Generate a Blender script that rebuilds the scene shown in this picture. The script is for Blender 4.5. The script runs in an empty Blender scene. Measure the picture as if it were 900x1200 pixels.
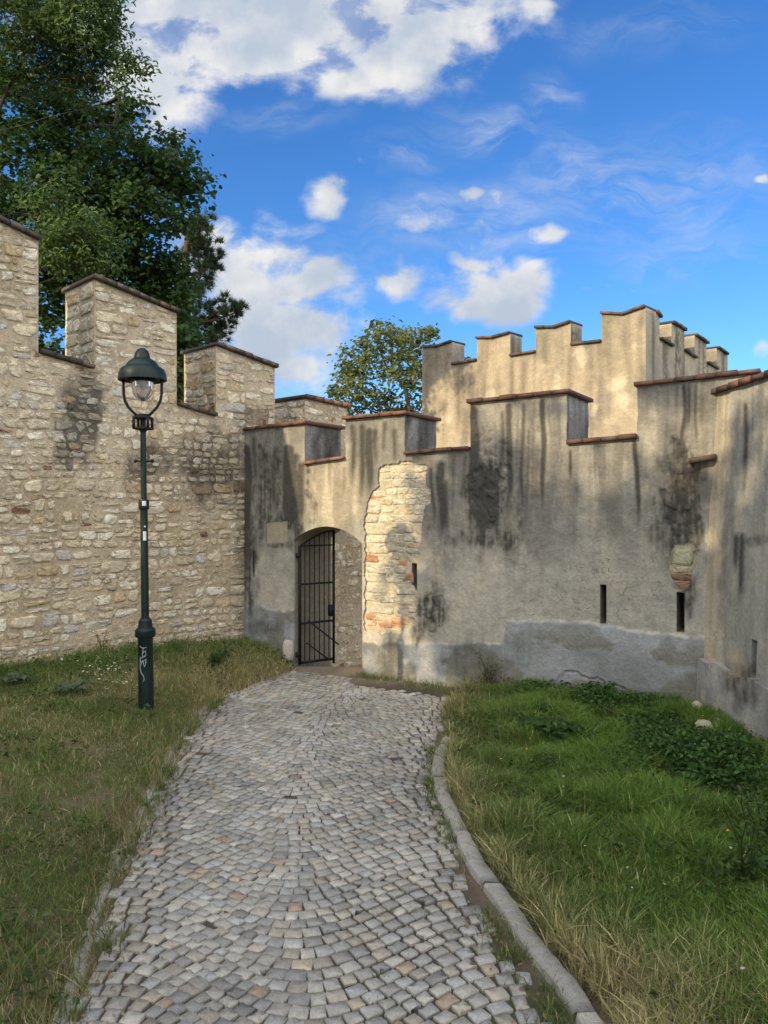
import bpy, math, random
import numpy as np
from mathutils import Vector
from mathutils.geometry import delaunay_2d_cdt

random.seed(7)
R_ = np.random.RandomState(11)
scene = bpy.context.scene
COL = scene.collection
rad = math.radians

# ------------------------------------------------------------------ noise
def _hash(ix, iy, iz):
    h = (ix.astype(np.int64) * 374761393 + iy.astype(np.int64) * 668265263 + iz.astype(np.int64) * 2147483647)
    h = (h ^ (h >> 13)) * 1274126177
    h = h & 0x7fffffff
    h = (h ^ (h >> 16)) & 0xffffff
    return h / float(0xffffff)

def vnoise(x, y, z=0.0):
    x = np.asarray(x, float); y = np.asarray(y, float); z = np.zeros_like(x) + z
    ix, iy, iz = np.floor(x), np.floor(y), np.floor(z)
    fx, fy, fz = x - ix, y - iy, z - iz
    fx = fx * fx * (3 - 2 * fx); fy = fy * fy * (3 - 2 * fy); fz = fz * fz * (3 - 2 * fz)
    r = 0
    for a in (0, 1):
        wx = fx if a else 1 - fx
        for b in (0, 1):
            wy = fy if b else 1 - fy
            for c in (0, 1):
                wz = fz if c else 1 - fz
                r = r + wx * wy * wz * _hash(ix + a, iy + b, iz + c)
    return r

def fbm(x, y, z=0.0, o=4):
    r = 0; a = .5; t = 0; f = 1.0
    for i in range(o):
        r = r + a * vnoise(np.asarray(x) * f + 17.3 * i, np.asarray(y) * f - 9.1 * i, np.asarray(z) * f + 3.7 * i)
        t += a; a *= .5; f *= 2.03
    return r / t

def sstep(a, b, x):
    t = np.clip((np.asarray(x, float) - a) / (b - a), 0, 1)
    return t * t * (3 - 2 * t)

def mixc(c0, c1, f):
    f = np.asarray(f)[..., None]
    return np.asarray(c0) * (1 - f) + np.asarray(c1) * f

# ------------------------------------------------------------------ camera model used to read sizes off the site
F = 900.0; HZ = 590.0; EYE = 2.1
def gp(px, py, z=0.0):
    Y = (EYE - z) * F / (py - HZ)
    return ((px - 450) / F * Y, Y)
def proj(X, Y, Z):
    return 450 + F * X / Y, HZ - F * (Z - EYE) / Y

# ------------------------------------------------------------------ object helpers
def tag(o, label=None, cat=None, group=None, kind=None):
    if label: o['label'] = label
    if cat: o['category'] = cat
    if group: o['group'] = group
    if kind: o['kind'] = kind
    return o

def empty(name, loc, label=None, cat=None, group=None):
    o = bpy.data.objects.new(name, None); COL.objects.link(o)
    o.location = loc; o.empty_display_size = .2
    return tag(o, label, cat, group)

class MB:
    def __init__(s):
        s.V = []; s.C = []; s.F = {}; s.n = 0
    def add(s, V, faces, col=(.5, .5, .5)):
        V = np.asarray(V, float).reshape(-1, 3)
        col = np.asarray(col, float)
        if col.ndim == 1: col = np.tile(col, (len(V), 1))
        s.V.append(V); s.C.append(col[:, :3])
        groups = {}
        if isinstance(faces, np.ndarray):
            groups[faces.shape[1]] = faces
        else:
            for f in faces: groups.setdefault(len(f), []).append(f)
        for k, g in groups.items():
            s.F.setdefault(k, []).append(np.asarray(g, np.int64).reshape(-1, k) + s.n)
        s.n += len(V)
    def box(s, c, ax, ay, az, col=(.5, .5, .5)):
        c, ax, ay, az = map(np.asarray, (c, ax, ay, az))
        V = [c + i * ax + j * ay + k * az for k in (-1, 1) for j in (-1, 1) for i in (-1, 1)]
        s.add(V, [(0, 2, 3, 1), (4, 5, 7, 6), (0, 1, 5, 4), (2, 6, 7, 3), (0, 4, 6, 2), (1, 3, 7, 5)], col)
    def tube(s, pts, rs, n=8, col=(.5, .5, .5), cap=True):
        pts = [np.asarray(p, float) for p in pts]
        if np.isscalar(rs): rs = [rs] * len(pts)
        V = []; prev = None
        for i, p in enumerate(pts):
            d = pts[min(i + 1, len(pts) - 1)] - pts[max(i - 1, 0)]
            d = d / (np.linalg.norm(d) + 1e-9)
            if prev is None:
                a = np.array([0, 0, 1.]) if abs(d[2]) < .9 else np.array([1., 0, 0])
            else: a = prev
            u = a - d * a.dot(d); u /= np.linalg.norm(u) + 1e-9; prev = u
            w = np.cross(d, u)
            for k in range(n):
                t = 2 * math.pi * k / n
                V.append(p + rs[i] * (math.cos(t) * u + math.sin(t) * w))
        f = []
        for i in range(len(pts) - 1):
            for k in range(n):
                f.append((i * n + k, i * n + (k + 1) % n, (i + 1) * n + (k + 1) % n, (i + 1) * n + k))
        if cap:
            f.append(tuple(range(n - 1, -1, -1))); f.append(tuple((len(pts) - 1) * n + k for k in range(n)))
        s.add(V, f, col)
    def lathe(s, prof, n=28, o=(0, 0, 0), col=(.5, .5, .5)):
        V = []; f = []
        P0 = list(prof); prof = []; brk = []
        for i, p in enumerate(P0):
            prof.append(p)
            if 0 < i < len(P0) - 1:
                a = np.subtract(p, P0[i - 1]); b = np.subtract(P0[i + 1], p)
                if a.dot(b) < .86 * np.linalg.norm(a) * np.linalg.norm(b): brk.append(len(prof) - 1); prof.append(p)
        for (r, z) in prof:
            for k in range(n):
                t = 2 * math.pi * k / n
                V.append((o[0] + r * math.cos(t), o[1] + r * math.sin(t), o[2] + z))
        for i in range(len(prof) - 1):
            if i in brk: continue
            for k in range(n):
                f.append((i * n + k, i * n + (k + 1) % n, (i + 1) * n + (k + 1) % n, (i + 1) * n + k))
        s.add(V, f, col)
    def build(s, name, mat, parent=None, smooth=False):
        V = np.concatenate(s.V); C = np.concatenate(s.C)
        if parent is not None:
            V = V - np.array(parent['_o'] if '_o' in parent else parent.location)
        me = bpy.data.meshes.new(name)
        me.vertices.add(len(V)); me.vertices.foreach_set('co', V.ravel().astype(np.float32))
        ls = []; li = []; n = 0
        for k, gl in s.F.items():
            g = np.concatenate(gl)
            ls.append(n + np.arange(len(g)) * k); li.append(g.ravel()); n += g.size
        ls = np.concatenate(ls); li = np.concatenate(li)
        me.loops.add(len(li)); me.loops.foreach_set('vertex_index', li.astype(np.int32))
        me.polygons.add(len(ls)); me.polygons.foreach_set('loop_start', ls.astype(np.int32))
        me.update(calc_edges=True)
        at = me.color_attributes.new('Col', 'FLOAT_COLOR', 'POINT')
        c4 = np.ones((len(V), 4), np.float32); c4[:, :3] = C
        at.data.foreach_set('color', c4.ravel())
        if smooth:
            me.polygons.foreach_set('use_smooth', np.ones(len(ls), bool))
        me.validate()
        me.materials.append(mat)
        o = bpy.data.objects.new(name, me); COL.objects.link(o)
        if parent is not None: o.parent = parent
        return o

# ------------------------------------------------------------------ materials
def new_mat(name):
    m = bpy.data.materials.new(name); m.use_nodes = True
    nt = m.node_tree; nt.nodes.clear()
    return m, nt, nt.nodes, nt.links

def mat_vcol(name, rough=.9, n1=(9, .25), n2=(60, .25), bump=(40, .4, .01), bump2=None, spec=.25, vstreak=0.):
    """surface whose colour is its mesh attribute broken up by two sizes of noise"""
    m, nt, N, L = new_mat(name)
    out = N.new('ShaderNodeOutputMaterial'); b = N.new('ShaderNodeBsdfPrincipled')
    L.new(b.outputs[0], out.inputs[0])
    a = N.new('ShaderNodeAttribute'); a.attribute_name = 'Col'
    geo = N.new('ShaderNodeNewGeometry')
    cur = a.outputs['Color']
    for (sc, am) in (n1, n2):
        nz = N.new('ShaderNodeTexNoise'); nz.inputs['Scale'].default_value = sc
        nz.inputs['Detail'].default_value = 5; nz.inputs['Roughness'].default_value = .65
        L.new(geo.outputs['Position'], nz.inputs['Vector'])
        mr = N.new('ShaderNodeMapRange'); mr.inputs['From Min'].default_value = .25; mr.inputs['From Max'].default_value = .75
        mr.inputs['To Min'].default_value = 1 - am; mr.inputs['To Max'].default_value = 1 + am
        L.new(nz.outputs['Fac'], mr.inputs['Value'])
        mx = N.new('ShaderNodeVectorMath'); mx.operation = 'SCALE'
        L.new(cur, mx.inputs[0]); L.new(mr.outputs[0], mx.inputs['Scale'])
        cur = mx.outputs[0]
    if vstreak:
        mp = N.new('ShaderNodeMapping'); mp.inputs['Scale'].default_value = (9, 9, .7); L.new(geo.outputs['Position'], mp.inputs[0])
        nz = N.new('ShaderNodeTexNoise'); nz.inputs['Scale'].default_value = 1; nz.inputs['Detail'].default_value = 5; L.new(mp.outputs[0], nz.inputs['Vector'])
        mr = N.new('ShaderNodeMapRange'); mr.inputs['From Min'].default_value = .3; mr.inputs['From Max'].default_value = .7
        mr.inputs['To Min'].default_value = 1 - vstreak; mr.inputs['To Max'].default_value = 1 + vstreak * .6
        L.new(nz.outputs['Fac'], mr.inputs['Value'])
        mx = N.new('ShaderNodeVectorMath'); mx.operation = 'SCALE'; L.new(cur, mx.inputs[0]); L.new(mr.outputs[0], mx.inputs['Scale']); cur = mx.outputs[0]
    L.new(cur, b.inputs['Base Color'])
    b.inputs['Roughness'].default_value = rough
    b.inputs['Specular IOR Level'].default_value = spec
    prev = None
    for bp in (bump, bump2):
        if not bp: continue
        nz = N.new('ShaderNodeTexNoise'); nz.inputs['Scale'].default_value = bp[0]
        nz.inputs['Detail'].default_value = 6; nz.inputs['Roughness'].default_value = .6
        L.new(geo.outputs['Position'], nz.inputs['Vector'])
        bu = N.new('ShaderNodeBump'); bu.inputs['Strength'].default_value = bp[1]; bu.inputs['Distance'].default_value = bp[2]
        L.new(nz.outputs['Fac'], bu.inputs['Height'])
        if prev: L.new(prev.outputs[0], bu.inputs['Normal'])
        prev = bu
    if prev: L.new(prev.outputs[0], b.inputs['Normal'])
    return m

def mat_leaf(name, trans=.35, rough=.55, spec=.3):
    m, nt, N, L = new_mat(name)
    out = N.new('ShaderNodeOutputMaterial'); b = N.new('ShaderNodeBsdfPrincipled')
    a = N.new('ShaderNodeAttribute'); a.attribute_name = 'Col'
    t = N.new('ShaderNodeBsdfTranslucent'); mx = N.new('ShaderNodeMixShader'); mx.inputs[0].default_value = trans
    hs = N.new('ShaderNodeHueSaturation'); hs.inputs['Hue'].default_value = .49; hs.inputs['Value'].default_value = 1.5
    L.new(a.outputs['Color'], b.inputs['Base Color']); L.new(a.outputs['Color'], hs.inputs['Color'])
    L.new(hs.outputs[0], t.inputs['Color'])
    b.inputs['Roughness'].default_value = rough; b.inputs['Specular IOR Level'].default_value = spec
    L.new(b.outputs[0], mx.inputs[1]); L.new(t.outputs[0], mx.inputs[2]); L.new(mx.outputs[0], out.inputs[0])
    return m

def mat_plain(name, col, rough=.5, metal=0, spec=.5, bump=None):
    m, nt, N, L = new_mat(name)
    out = N.new('ShaderNodeOutputMaterial'); b = N.new('ShaderNodeBsdfPrincipled')
    L.new(b.outputs[0], out.inputs[0])
    tc = N.new('ShaderNodeTexCoord'); nz = N.new('ShaderNodeTexNoise'); nz.inputs['Scale'].default_value = 14
    nz.inputs['Detail'].default_value = 6
    L.new(tc.outputs['Object'], nz.inputs['Vector'])
    cr = N.new('ShaderNodeValToRGB'); cr.color_ramp.elements[0].position = .3; cr.color_ramp.elements[1].position = .7
    c = np.array(col)
    cr.color_ramp.elements[0].color = (*(c * .75), 1); cr.color_ramp.elements[1].color = (*(c * 1.25), 1)
    L.new(nz.outputs['Fac'], cr.inputs[0]); L.new(cr.outputs[0], b.inputs['Base Color'])
    mr = N.new('ShaderNodeMapRange'); mr.inputs['To Min'].default_value = rough - .1; mr.inputs['To Max'].default_value = rough + .15
    L.new(nz.outputs['Fac'], mr.inputs[0]); L.new(mr.outputs[0], b.inputs['Roughness'])
    b.inputs['Metallic'].default_value = metal; b.inputs['Specular IOR Level'].default_value = spec
    if bump:
        n2 = N.new('ShaderNodeTexNoise'); n2.inputs['Scale'].default_value = bump[0]; L.new(tc.outputs['Object'], n2.inputs['Vector'])
        bu = N.new('ShaderNodeBump'); bu.inputs['Strength'].default_value = bump[1]; bu.inputs['Distance'].default_value = .003
        L.new(n2.outputs['Fac'], bu.inputs['Height']); L.new(bu.outputs[0], b.inputs['Normal'])
    return m

M = {}
M['plaster'] = mat_vcol('weathered_plaster', .95, (5, .17), (38, .17), (14, .7, .025), (90, .6, .008), spec=.15, vstreak=.07)
M['rubble'] = mat_vcol('rubble_stone', .92, (20, .24), (80, .25), (26, .8, .03), (120, .6, .008), spec=.2)
M['tile'] = mat_vcol('coping_tile', .85, (12, .25), (70, .3), (60, .5, .008), spec=.25)
M['cobble'] = mat_vcol('granite_cobble', .72, (25, .18), (130, .3), (70, .8, .008), spec=.35)
M['soil'] = mat_vcol('soil', 1, (6, .25), (60, .4), (50, .8, .03), spec=.1)
M['grass'] = mat_leaf('grass_blades', .3, .6, .2)
M['leaf'] = mat_leaf('tree_leaves', .42, .5, .35)
M['bark'] = mat_vcol('bark', .95, (8, .3), (40, .35), (30, .9, .03), spec=.1)
M['green_paint'] = mat_plain('dark_green_paint', (.0035, .016, .0155), .45, 0, .35, (60, .15))
M['iron'] = mat_plain('dark_iron', (.012, .014, .016), .6, .2, .35, (90, .3))
M['white'] = mat_plain('white_sticker', (.62, .64, .68), .6)
M['chalk'] = mat_plain('pale_scribble', (.42, .46, .52), .8)
M['scratch'] = mat_plain('scratched_plaster', (.26, .22, .165), 1, 0, .1)
# ------------------------------------------------------------------ light and sky
SUN_AZ = np.array([-.78, -.62]); SUN_AZ = SUN_AZ / np.linalg.norm(SUN_AZ); SUN_EL = rad(28)
Ldir = np.array([SUN_AZ[0] * math.cos(SUN_EL), SUN_AZ[1] * math.cos(SUN_EL), math.sin(SUN_EL)])
sd = bpy.data.lights.new('sun', 'SUN'); sd.energy = 3.0; sd.angle = rad(.5); sd.color = (1, .80, .50)
so = bpy.data.objects.new('sun', sd); COL.objects.link(so)
so.rotation_euler = Vector(tuple(-Ldir)).to_track_quat('-Z', 'Y').to_euler()
so.location = tuple(Ldir * 60)

EXPO = .82
SKY_STR = .12
def build_world():
    w = bpy.data.worlds.new('World'); scene.world = w; w.use_nodes = True
    nt = w.node_tree; N = nt.nodes; L = nt.links; N.clear()
    out = N.new('ShaderNodeOutputWorld'); bg = N.new('ShaderNodeBackground'); bg.inputs['Strength'].default_value = SKY_STR
    L.new(bg.outputs[0], out.inputs[0])
    sky = N.new('ShaderNodeTexSky'); sky.sky_type = 'NISHITA'; sky.sun_disc = False
    sky.sun_elevation = SUN_EL; sky.sun_rotation = math.atan2(SUN_AZ[0], SUN_AZ[1])
    sky.altitude = 300; sky.air_density = 1.0; sky.dust_density = .4; sky.ozone_density = 2.0
    def math_(op, a, b=None, clamp=False):
        n = N.new('ShaderNodeMath'); n.operation = op; n.use_clamp = clamp
        for i, v in enumerate((a, b)):
            if v is None: continue
            if isinstance(v, (int, float)): n.inputs[i].default_value = v
            else: L.new(v, n.inputs[i])
        return n.outputs[0]
    def vmath(op, a, b):
        n = N.new('ShaderNodeVectorMath'); n.operation = op
        for i, v in enumerate((a, b)):
            if isinstance(v, tuple): n.inputs[i].default_value = v
            else: L.new(v, n.inputs[i])
        return n
    def smooth(v, a, b, lo=0., hi=1.):
        n = N.new('ShaderNodeMapRange'); n.interpolation_type = 'SMOOTHSTEP'
        n.inputs['From Min'].default_value = a; n.inputs['From Max'].default_value = b
        n.inputs['To Min'].default_value = lo; n.inputs['To Max'].default_value = hi
        L.new(v, n.inputs['Value']); return n.outputs[0]
    def noise(vec, sc, det=5, rough=.55, dist=0.):
        n = N.new('ShaderNodeTexNoise'); n.inputs['Scale'].default_value = sc; n.inputs['Detail'].default_value = det
        n.inputs['Roughness'].default_value = rough; n.inputs['Distortion'].default_value = dist
        L.new(vec, n.inputs['Vector']); return n
    tc = N.new('ShaderNodeTexCoord'); D = tc.outputs['Generated']
    sp = N.new('ShaderNodeSeparateXYZ'); L.new(D, sp.inputs[0])
    yy = math_('MAXIMUM', sp.outputs[1], .02)
    cb = N.new('ShaderNodeCombineXYZ')
    L.new(math_('DIVIDE', sp.outputs[0], yy), cb.inputs[0]); L.new(math_('DIVIDE', sp.outputs[2], yy), cb.inputs[1])
    uv = cb.outputs[0]
    wn = noise(uv, 5, 4, .6)
    wv = vmath('SCALE', vmath('SUBTRACT', wn.outputs['Color'], (.5, .5, .5)).outputs[0], (0, 0, 0)); wv.inputs['Scale'].default_value = .13
    uvw = vmath('ADD', uv, wv.outputs[0]).outputs[0]
    # cumulus banks: bearing, height, half sizes and weight of each bank
    banks = [(330, 15, 330, 100, 1.35), (185, 85, 105, 85, 1.15), (430, 60, 170, 75, 1.15), (632, 8, 36, 24, .8), (560, 20, 60, 60, .7),
             (300, 320, 140, 75, 1.15), (320, 392, 130, 55, 1.15), (250, 290, 90, 55, .9), (390, 350, 60, 40, .6), (385, 300, 40, 16, .55),
             (384, 234, 46, 25, .9), (440, 205, 34, 14, .7), (436, 246, 30, 18, .6), (478, 324, 48, 34, .95), (572, 344, 88, 48, 1.3),
             (556, 302, 45, 22, .8), (610, 325, 45, 25, .9), (500, 258, 50, 22, .72), (556, 266, 48, 20, .68), (624, 273, 38, 17, .8), (546, 228, 26, 13, .7),
             (578, 229, 26, 12, .7), (740, 337, 14, 8, .7), (706, 338, 11, 9, .6), (676, 347, 24, 8, .6), (893, 212, 12, 10, .7), (892, 418, 18, 18, .7), (350, 445, 90, 40, .8)]
    acc = None
    for (px, py, rx, ry, wt) in banks:
        c = ((px - 450) / F, (HZ - py) / F, 0)
        v = vmath('SUBTRACT', uvw, c)
        v2 = vmath('MULTIPLY', v.outputs[0], (F / rx, F / ry, 0))
        ln = N.new('ShaderNodeVectorMath'); ln.operation = 'LENGTH'; L.new(v2.outputs[0], ln.inputs[0])
        d = smooth(ln.outputs['Value'], 0, 1.45, wt * 1.12, 0)
        acc = d if acc is None else math_('MAXIMUM', acc, d)
    mp = N.new('ShaderNodeMapping'); mp.inputs['Scale'].default_value = (1, 1.5, 1); L.new(uv, mp.inputs[0])
    fn = noise(mp.outputs[0], 9, 9, .58, .25)
    fb = smooth(fn.outputs['Fac'], .34, .66)
    dens = math_('MULTIPLY', acc, math_('ADD', math_('MULTIPLY', fb, .95), .42))
    cov = smooth(dens, .26, .98)
    # thin high wisps
    wm = N.new('ShaderNodeMapping'); wm.inputs['Rotation'].default_value = (0, 0, rad(-20)); wm.inputs['Scale'].default_value = (3.0, 10, 1); L.new(uvw, wm.inputs[0])
    wf = noise(wm.outputs[0], 2.0, 9, .66, .35)
    wacc = None
    for (px, py, rx, ry, wt) in [(750, 220, 190, 95, .50), (560, 150, 90, 40, .42), (645, 108, 50, 40, .42), (560, 255, 170, 50, .55), (800, 300, 120, 40, .35), (690, 170, 90, 30, .4), (340, 140, 80, 30, .3), (760, 30, 130, 40, .18), (470, 180, 60, 25, .3), (400, 310, 120, 50, .3)]:
        v = vmath('SUBTRACT', uvw, ((px - 450) / F, (HZ - py) / F, 0))
        v2 = vmath('MULTIPLY', v.outputs[0], (F / rx, F / ry, 0))
        ln = N.new('ShaderNodeVectorMath'); ln.operation = 'LENGTH'; L.new(v2.outputs[0], ln.inputs[0])
        d = smooth(ln.outputs['Value'], 0, 1.2, wt, 0)
        wacc = d if wacc is None else math_('MAXIMUM', wacc, d)
    wis = math_('MULTIPLY', math_('MULTIPLY', wacc, 1.25), smooth(wf.outputs['Fac'], .36, .72))
    cov = math_('MAXIMUM', cov, wis)
    front = smooth(sp.outputs[1], .05, .3)
    cov = math_('MULTIPLY', cov, front)
    # unseen bright cloud over the rest of the sky, added as fill light
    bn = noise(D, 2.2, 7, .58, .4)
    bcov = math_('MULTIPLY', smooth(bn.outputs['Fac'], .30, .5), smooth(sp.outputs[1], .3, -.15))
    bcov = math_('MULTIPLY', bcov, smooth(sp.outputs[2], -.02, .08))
    # shade inside the clouds: bright heads, bluish grey bellies
    sn = noise(uv, 7, 5, .55)
    sh = smooth(sn.outputs['Fac'], .35, .68)
    K = 1 / SKY_STR / 2 ** EXPO
    mc = N.new('ShaderNodeMix'); mc.data_type = 'RGBA'
    mc.inputs['A'].default_value = (.50 * K, .58 * K, .70 * K, 1); mc.inputs['B'].default_value = (.92 * K, .91 * K, .88 * K, 1)
    L.new(sh, mc.inputs['Factor'])
    # clear blue
    hs = N.new('ShaderNodeHueSaturation'); hs.inputs['Saturation'].default_value = 1.22; hs.inputs['Value'].default_value = 1.0
    L.new(sky.outputs[0], hs.inputs['Color'])
    tint = vmath('MULTIPLY', hs.outputs[0], SKY_TINT)
    m1 = N.new('ShaderNodeMix'); m1.data_type = 'RGBA'; L.new(cov, m1.inputs['Factor']); L.new(tint.outputs[0], m1.inputs['A']); L.new(mc.outputs['Result'], m1.inputs['B'])
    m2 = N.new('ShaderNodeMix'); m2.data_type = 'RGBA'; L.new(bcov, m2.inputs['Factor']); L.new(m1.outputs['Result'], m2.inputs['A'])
    B = BACK_FILL * K
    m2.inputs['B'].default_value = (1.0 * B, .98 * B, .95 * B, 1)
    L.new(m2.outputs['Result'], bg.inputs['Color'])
    w.cycles.sampling_method = 'MANUAL'; w.cycles.sample_map_resolution = 512
SKY_TINT = (.50, .73, .97)
BACK_FILL = 2.2  # strength of the cloud fill added behind the camera
build_world()

cam = bpy.data.cameras.new('camera'); camo = bpy.data.objects.new('camera', cam); COL.objects.link(camo)
camo.location = (0, 0, EYE); camo.rotation_euler = (rad(90), 0, 0)
cam.sensor_fit = 'AUTO'; cam.sensor_width = 36; cam.lens = 27; cam.shift_y = -10 / 1200.; cam.clip_start = .05; cam.clip_end = 2000
scene.camera = camo
vs = scene.view_settings; vs.view_transform = 'Standard'; vs.look = 'None'; vs.exposure = EXPO; vs.gamma = 1
vs.use_curve_mapping = False
scene.cycles.use_denoising = True
scene.cycles.max_bounces = 6; scene.cycles.diffuse_bounces = 3; scene.cycles.transparent_max_bounces = 8
scene.cycles.sample_clamp_indirect = 6

# ------------------------------------------------------------------ walls as frames (s along, z up, e outwards)
class Frame:
    def __init__(s, o, d, n):
        s.o = np.array(o, float); s.d = np.array(d, float); s.d /= np.linalg.norm(s.d); s.n = np.array(n, float); s.n /= np.linalg.norm(s.n)
    def P(s, S, Z, E=0.):
        S = np.asarray(S, float); Z = np.asarray(Z, float) + 0 * S; E = np.asarray(E, float) + 0 * S
        return np.stack([s.o[0] + s.d[0] * S + s.n[0] * E, s.o[1] + s.d[1] * S + s.n[1] * E, Z], -1)
    def pix(s, px, py):
        r = (px - 450) / F
        S = (r * s.o[1] - s.o[0]) / (s.d[0] - r * s.d[1])
        Y = s.o[1] + s.d[1] * S
        return (S, EYE - (py - HZ) / F * Y)
    def sx(s, px): return s.pix(px, HZ)[0]

WR = Frame((-.2625, 9.45), (.865, -.502), (-.502, -.865))
_ex = gp(425, 790)
LEFT_O = WR.P(WR.sx(286), 0)[:2]
WL = Frame(LEFT_O, (.7071, .7071), (.7071, -.7071))
WT = Frame((4.43, 13.0), (-.747, .665), (-.665, -.747))           # tower, sunny face
WT2 = Frame((4.43, 13.0), (.665, .747), (.747, -.665))            # tower, shaded face

def resample(loop, g):
    out = []
    n = len(loop)
    for i in range(n):
        a = np.array(loop[i]); b = np.array(loop[(i + 1) % n])
        k = max(1, int(round(np.linalg.norm(b - a) / g)))
        for j in range(k): out.append(a + (b - a) * j / k)
    return np.array(out)

def inside(P, loop):
    x, y = P[:, 0], P[:, 1]; c = np.zeros(len(P), bool)
    a = np.asarray(loop); b = np.roll(a, -1, 0)
    for (x0, y0), (x1, y1) in zip(a, b):
        if y0 == y1: continue
        t = ((y0 > y) != (y1 > y)) & (x < (x1 - x0) * (y - y0) / (y1 - y0) + x0)
        c ^= t
    return c

def edge_dist(P, loops):
    d = np.full(len(P), 9.)
    for lp in loops:
        a = np.asarray(lp); b = np.roll(a, -1, 0)
        for p, q in zip(a, b):
            v = q - p; L2 = v.dot(v) + 1e-12
            t = np.clip(((P - p) @ v) / L2, 0, 1)
            dd = np.hypot(*(P - p - t[:, None] * v).T)
            np.minimum(d, dd, out=d)
    return d

def slab(mb, fr, outer, holes, e0, T, g, colf, dispf=None, back=True, side_col=None, batter=0.):
    """wall slab: front face triangulated finely with relief, edges returned to depth T"""
    loops0 = [np.array(outer)] + [np.array(h) for h in holes]
    loops = [resample(l, g) for l in loops0]
    mn = loops[0].min(0); mx = loops[0].max(0)
    gx = np.arange(mn[0], mx[0], g); gz = np.arange(mn[1], mx[1], g * .87)
    X, Z = np.meshgrid(gx, gz); X = X + (np.arange(len(gz)) % 2)[:, None] * g * .5
    P = np.stack([X.ravel(), Z.ravel()], 1) + R_.uniform(-.15, .15, (X.size, 2)) * g
    ok = inside(P, loops0[0])
    for h in loops0[1:]: ok &= ~inside(P, h)
    P = P[ok]
    P = P[edge_dist(P, loops0) > .45 * g]
    nb = sum(len(l) for l in loops)
    allp = np.concatenate(loops + [P])
    edges = []; k = 0
    for l in loops:
        n = len(l); edges += [(k + i, k + (i + 1) % n) for i in range(n)]; k += n
    r = delaunay_2d_cdt([Vector((float(p[0]), float(p[1]))) for p in allp], edges, [], 0, 1e-5)
    V2 = np.array([(v[0], v[1]) for v in r[0]]); T3 = np.array(r[2])
    cen = V2[T3].mean(1)
    ok = inside(cen, loops0[0])
    for h in loops0[1:]: ok &= ~inside(cen, h)
    T3 = T3[ok]
    # consistent winding facing outwards
    A = V2[T3]; area = (A[:, 1, 0] - A[:, 0, 0]) * (A[:, 2, 1] - A[:, 0, 1]) - (A[:, 2, 0] - A[:, 0, 0]) * (A[:, 1, 1] - A[:, 0, 1])
    flip = np.cross(np.append(fr.d, 0), (0, 0, 1)).dot(np.append(fr.n, 0)) < 0
    bad = (area < 0) != flip
    T3[bad] = T3[bad][:, ::-1]
    s, z = V2[:, 0], V2[:, 1]
    e = np.zeros(len(s)) + e0 - batter * z
    if dispf is not None:
        ed = edge_dist(V2, loops0)
        e = e + dispf(s, z) * sstep(0, .05, ed)
    mb.add(fr.P(s, z, e), T3, colf(s, z))
    for li, l in enumerate(loops):
        n = len(l); s, z = l[:, 0], l[:, 1]
        nd = max(1, int(round(T / (g * 1.6)))) if T > .1 else 1
        rows = []; cs = []
        for j in range(nd + 1):
            dpt = -T * j / nd
            rows.append(fr.P(s, z, e0 + dpt - (batter * z)))
            c = colf(s, z) if side_col is None else side_col(s, z, dpt, li)
            cs.append(c)
        f = []
        for j in range(nd):
            for i in range(n):
                i2 = (i + 1) % n
                f.append((j * n + i, j * n + i2, (j + 1) * n + i2, (j + 1) * n + i))
        mb.add(np.concatenate(rows), f, np.concatenate(cs))
    if back:
        pts = [Vector((float(p[0]), float(p[1]))) for l in loops0 for p in l]
        ed = []; k = 0
        for l in loops0:
            ed += [(k + i, k + (i + 1) % len(l)) for i in range(len(l))]; k += len(l)
        r = delaunay_2d_cdt(pts, ed, [], 0, 1e-5)
        V2 = np.array([(v[0], v[1]) for v in r[0]]); T3 = np.array(r[2]); cen = V2[T3].mean(1)
        ok = inside(cen, loops0[0])
        for h in loops0[1:]: ok &= ~inside(cen, h)
        mb.add(fr.P(V2[:, 0], V2[:, 1], e0 - T - batter * V2[:, 1]), T3[ok], colf(V2[:, 0], V2[:, 1]))

def coping(name, fr, a, b, T, parent, thick=.045, over=.05, tile=.17, cols=((.16, .085, .06),), drop=0., overs=(.0, .03), rnd=.004):
    """row of capping tiles from (s,z) a to b lying on the wall top"""
    mb = MB()
    a = np.array(a, float); b = np.array(b, float)
    if a[0] > b[0]: a, b = b, a
    u = (b - a) / np.linalg.norm(b - a)
    a = a - u * overs[0]; b = b + u * overs[1]
    Lg = np.linalg.norm(b - a); n = max(1, int(round(Lg / tile)))
    nrm = np.array([-u[1], u[0]])
    for i in range(n):
        p0 = a + u * (Lg * i / n + .002 + random.uniform(0, .003)); p1 = a + u * (Lg * (i + 1) / n - .002)
        dz = random.uniform(-rnd, rnd); o = over + random.uniform(-.008, .008)
        th = thick + random.uniform(-.004, .004)
        q = []
        for (pp, hh) in ((p0, .002), (p1, .002), (p1, th), (p0, th)):
            w = pp + nrm * (hh + (dz if hh > .01 else 0)); q.append(w)
        c = np.array(random.choice(cols)) * random.uniform(.7, 1.3)
        V = []
        for (E, dd) in ((o, 0), (o - .006, .006), (-T - o, drop)):
            for k, w in enumerate(q):
                zz = w[1] + (-dd if k > 1 else 0) * (1 if E < o else .0) * 1
                V.append(fr.P(w[0], zz + (drop if E < -.1 else 0), E))
        V = np.array(V)
        mb.add(V, [(0, 1, 2, 3), (0, 4, 5, 1), (1, 5, 6, 2), (2, 6, 7, 3), (3, 7, 4, 0), (4, 8, 9, 5), (5, 9, 10, 6), (6, 10, 11, 7), (7, 11, 8, 4), (8, 11, 10, 9)], c)
    return mb.build(name, M['tile'], parent)

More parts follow.
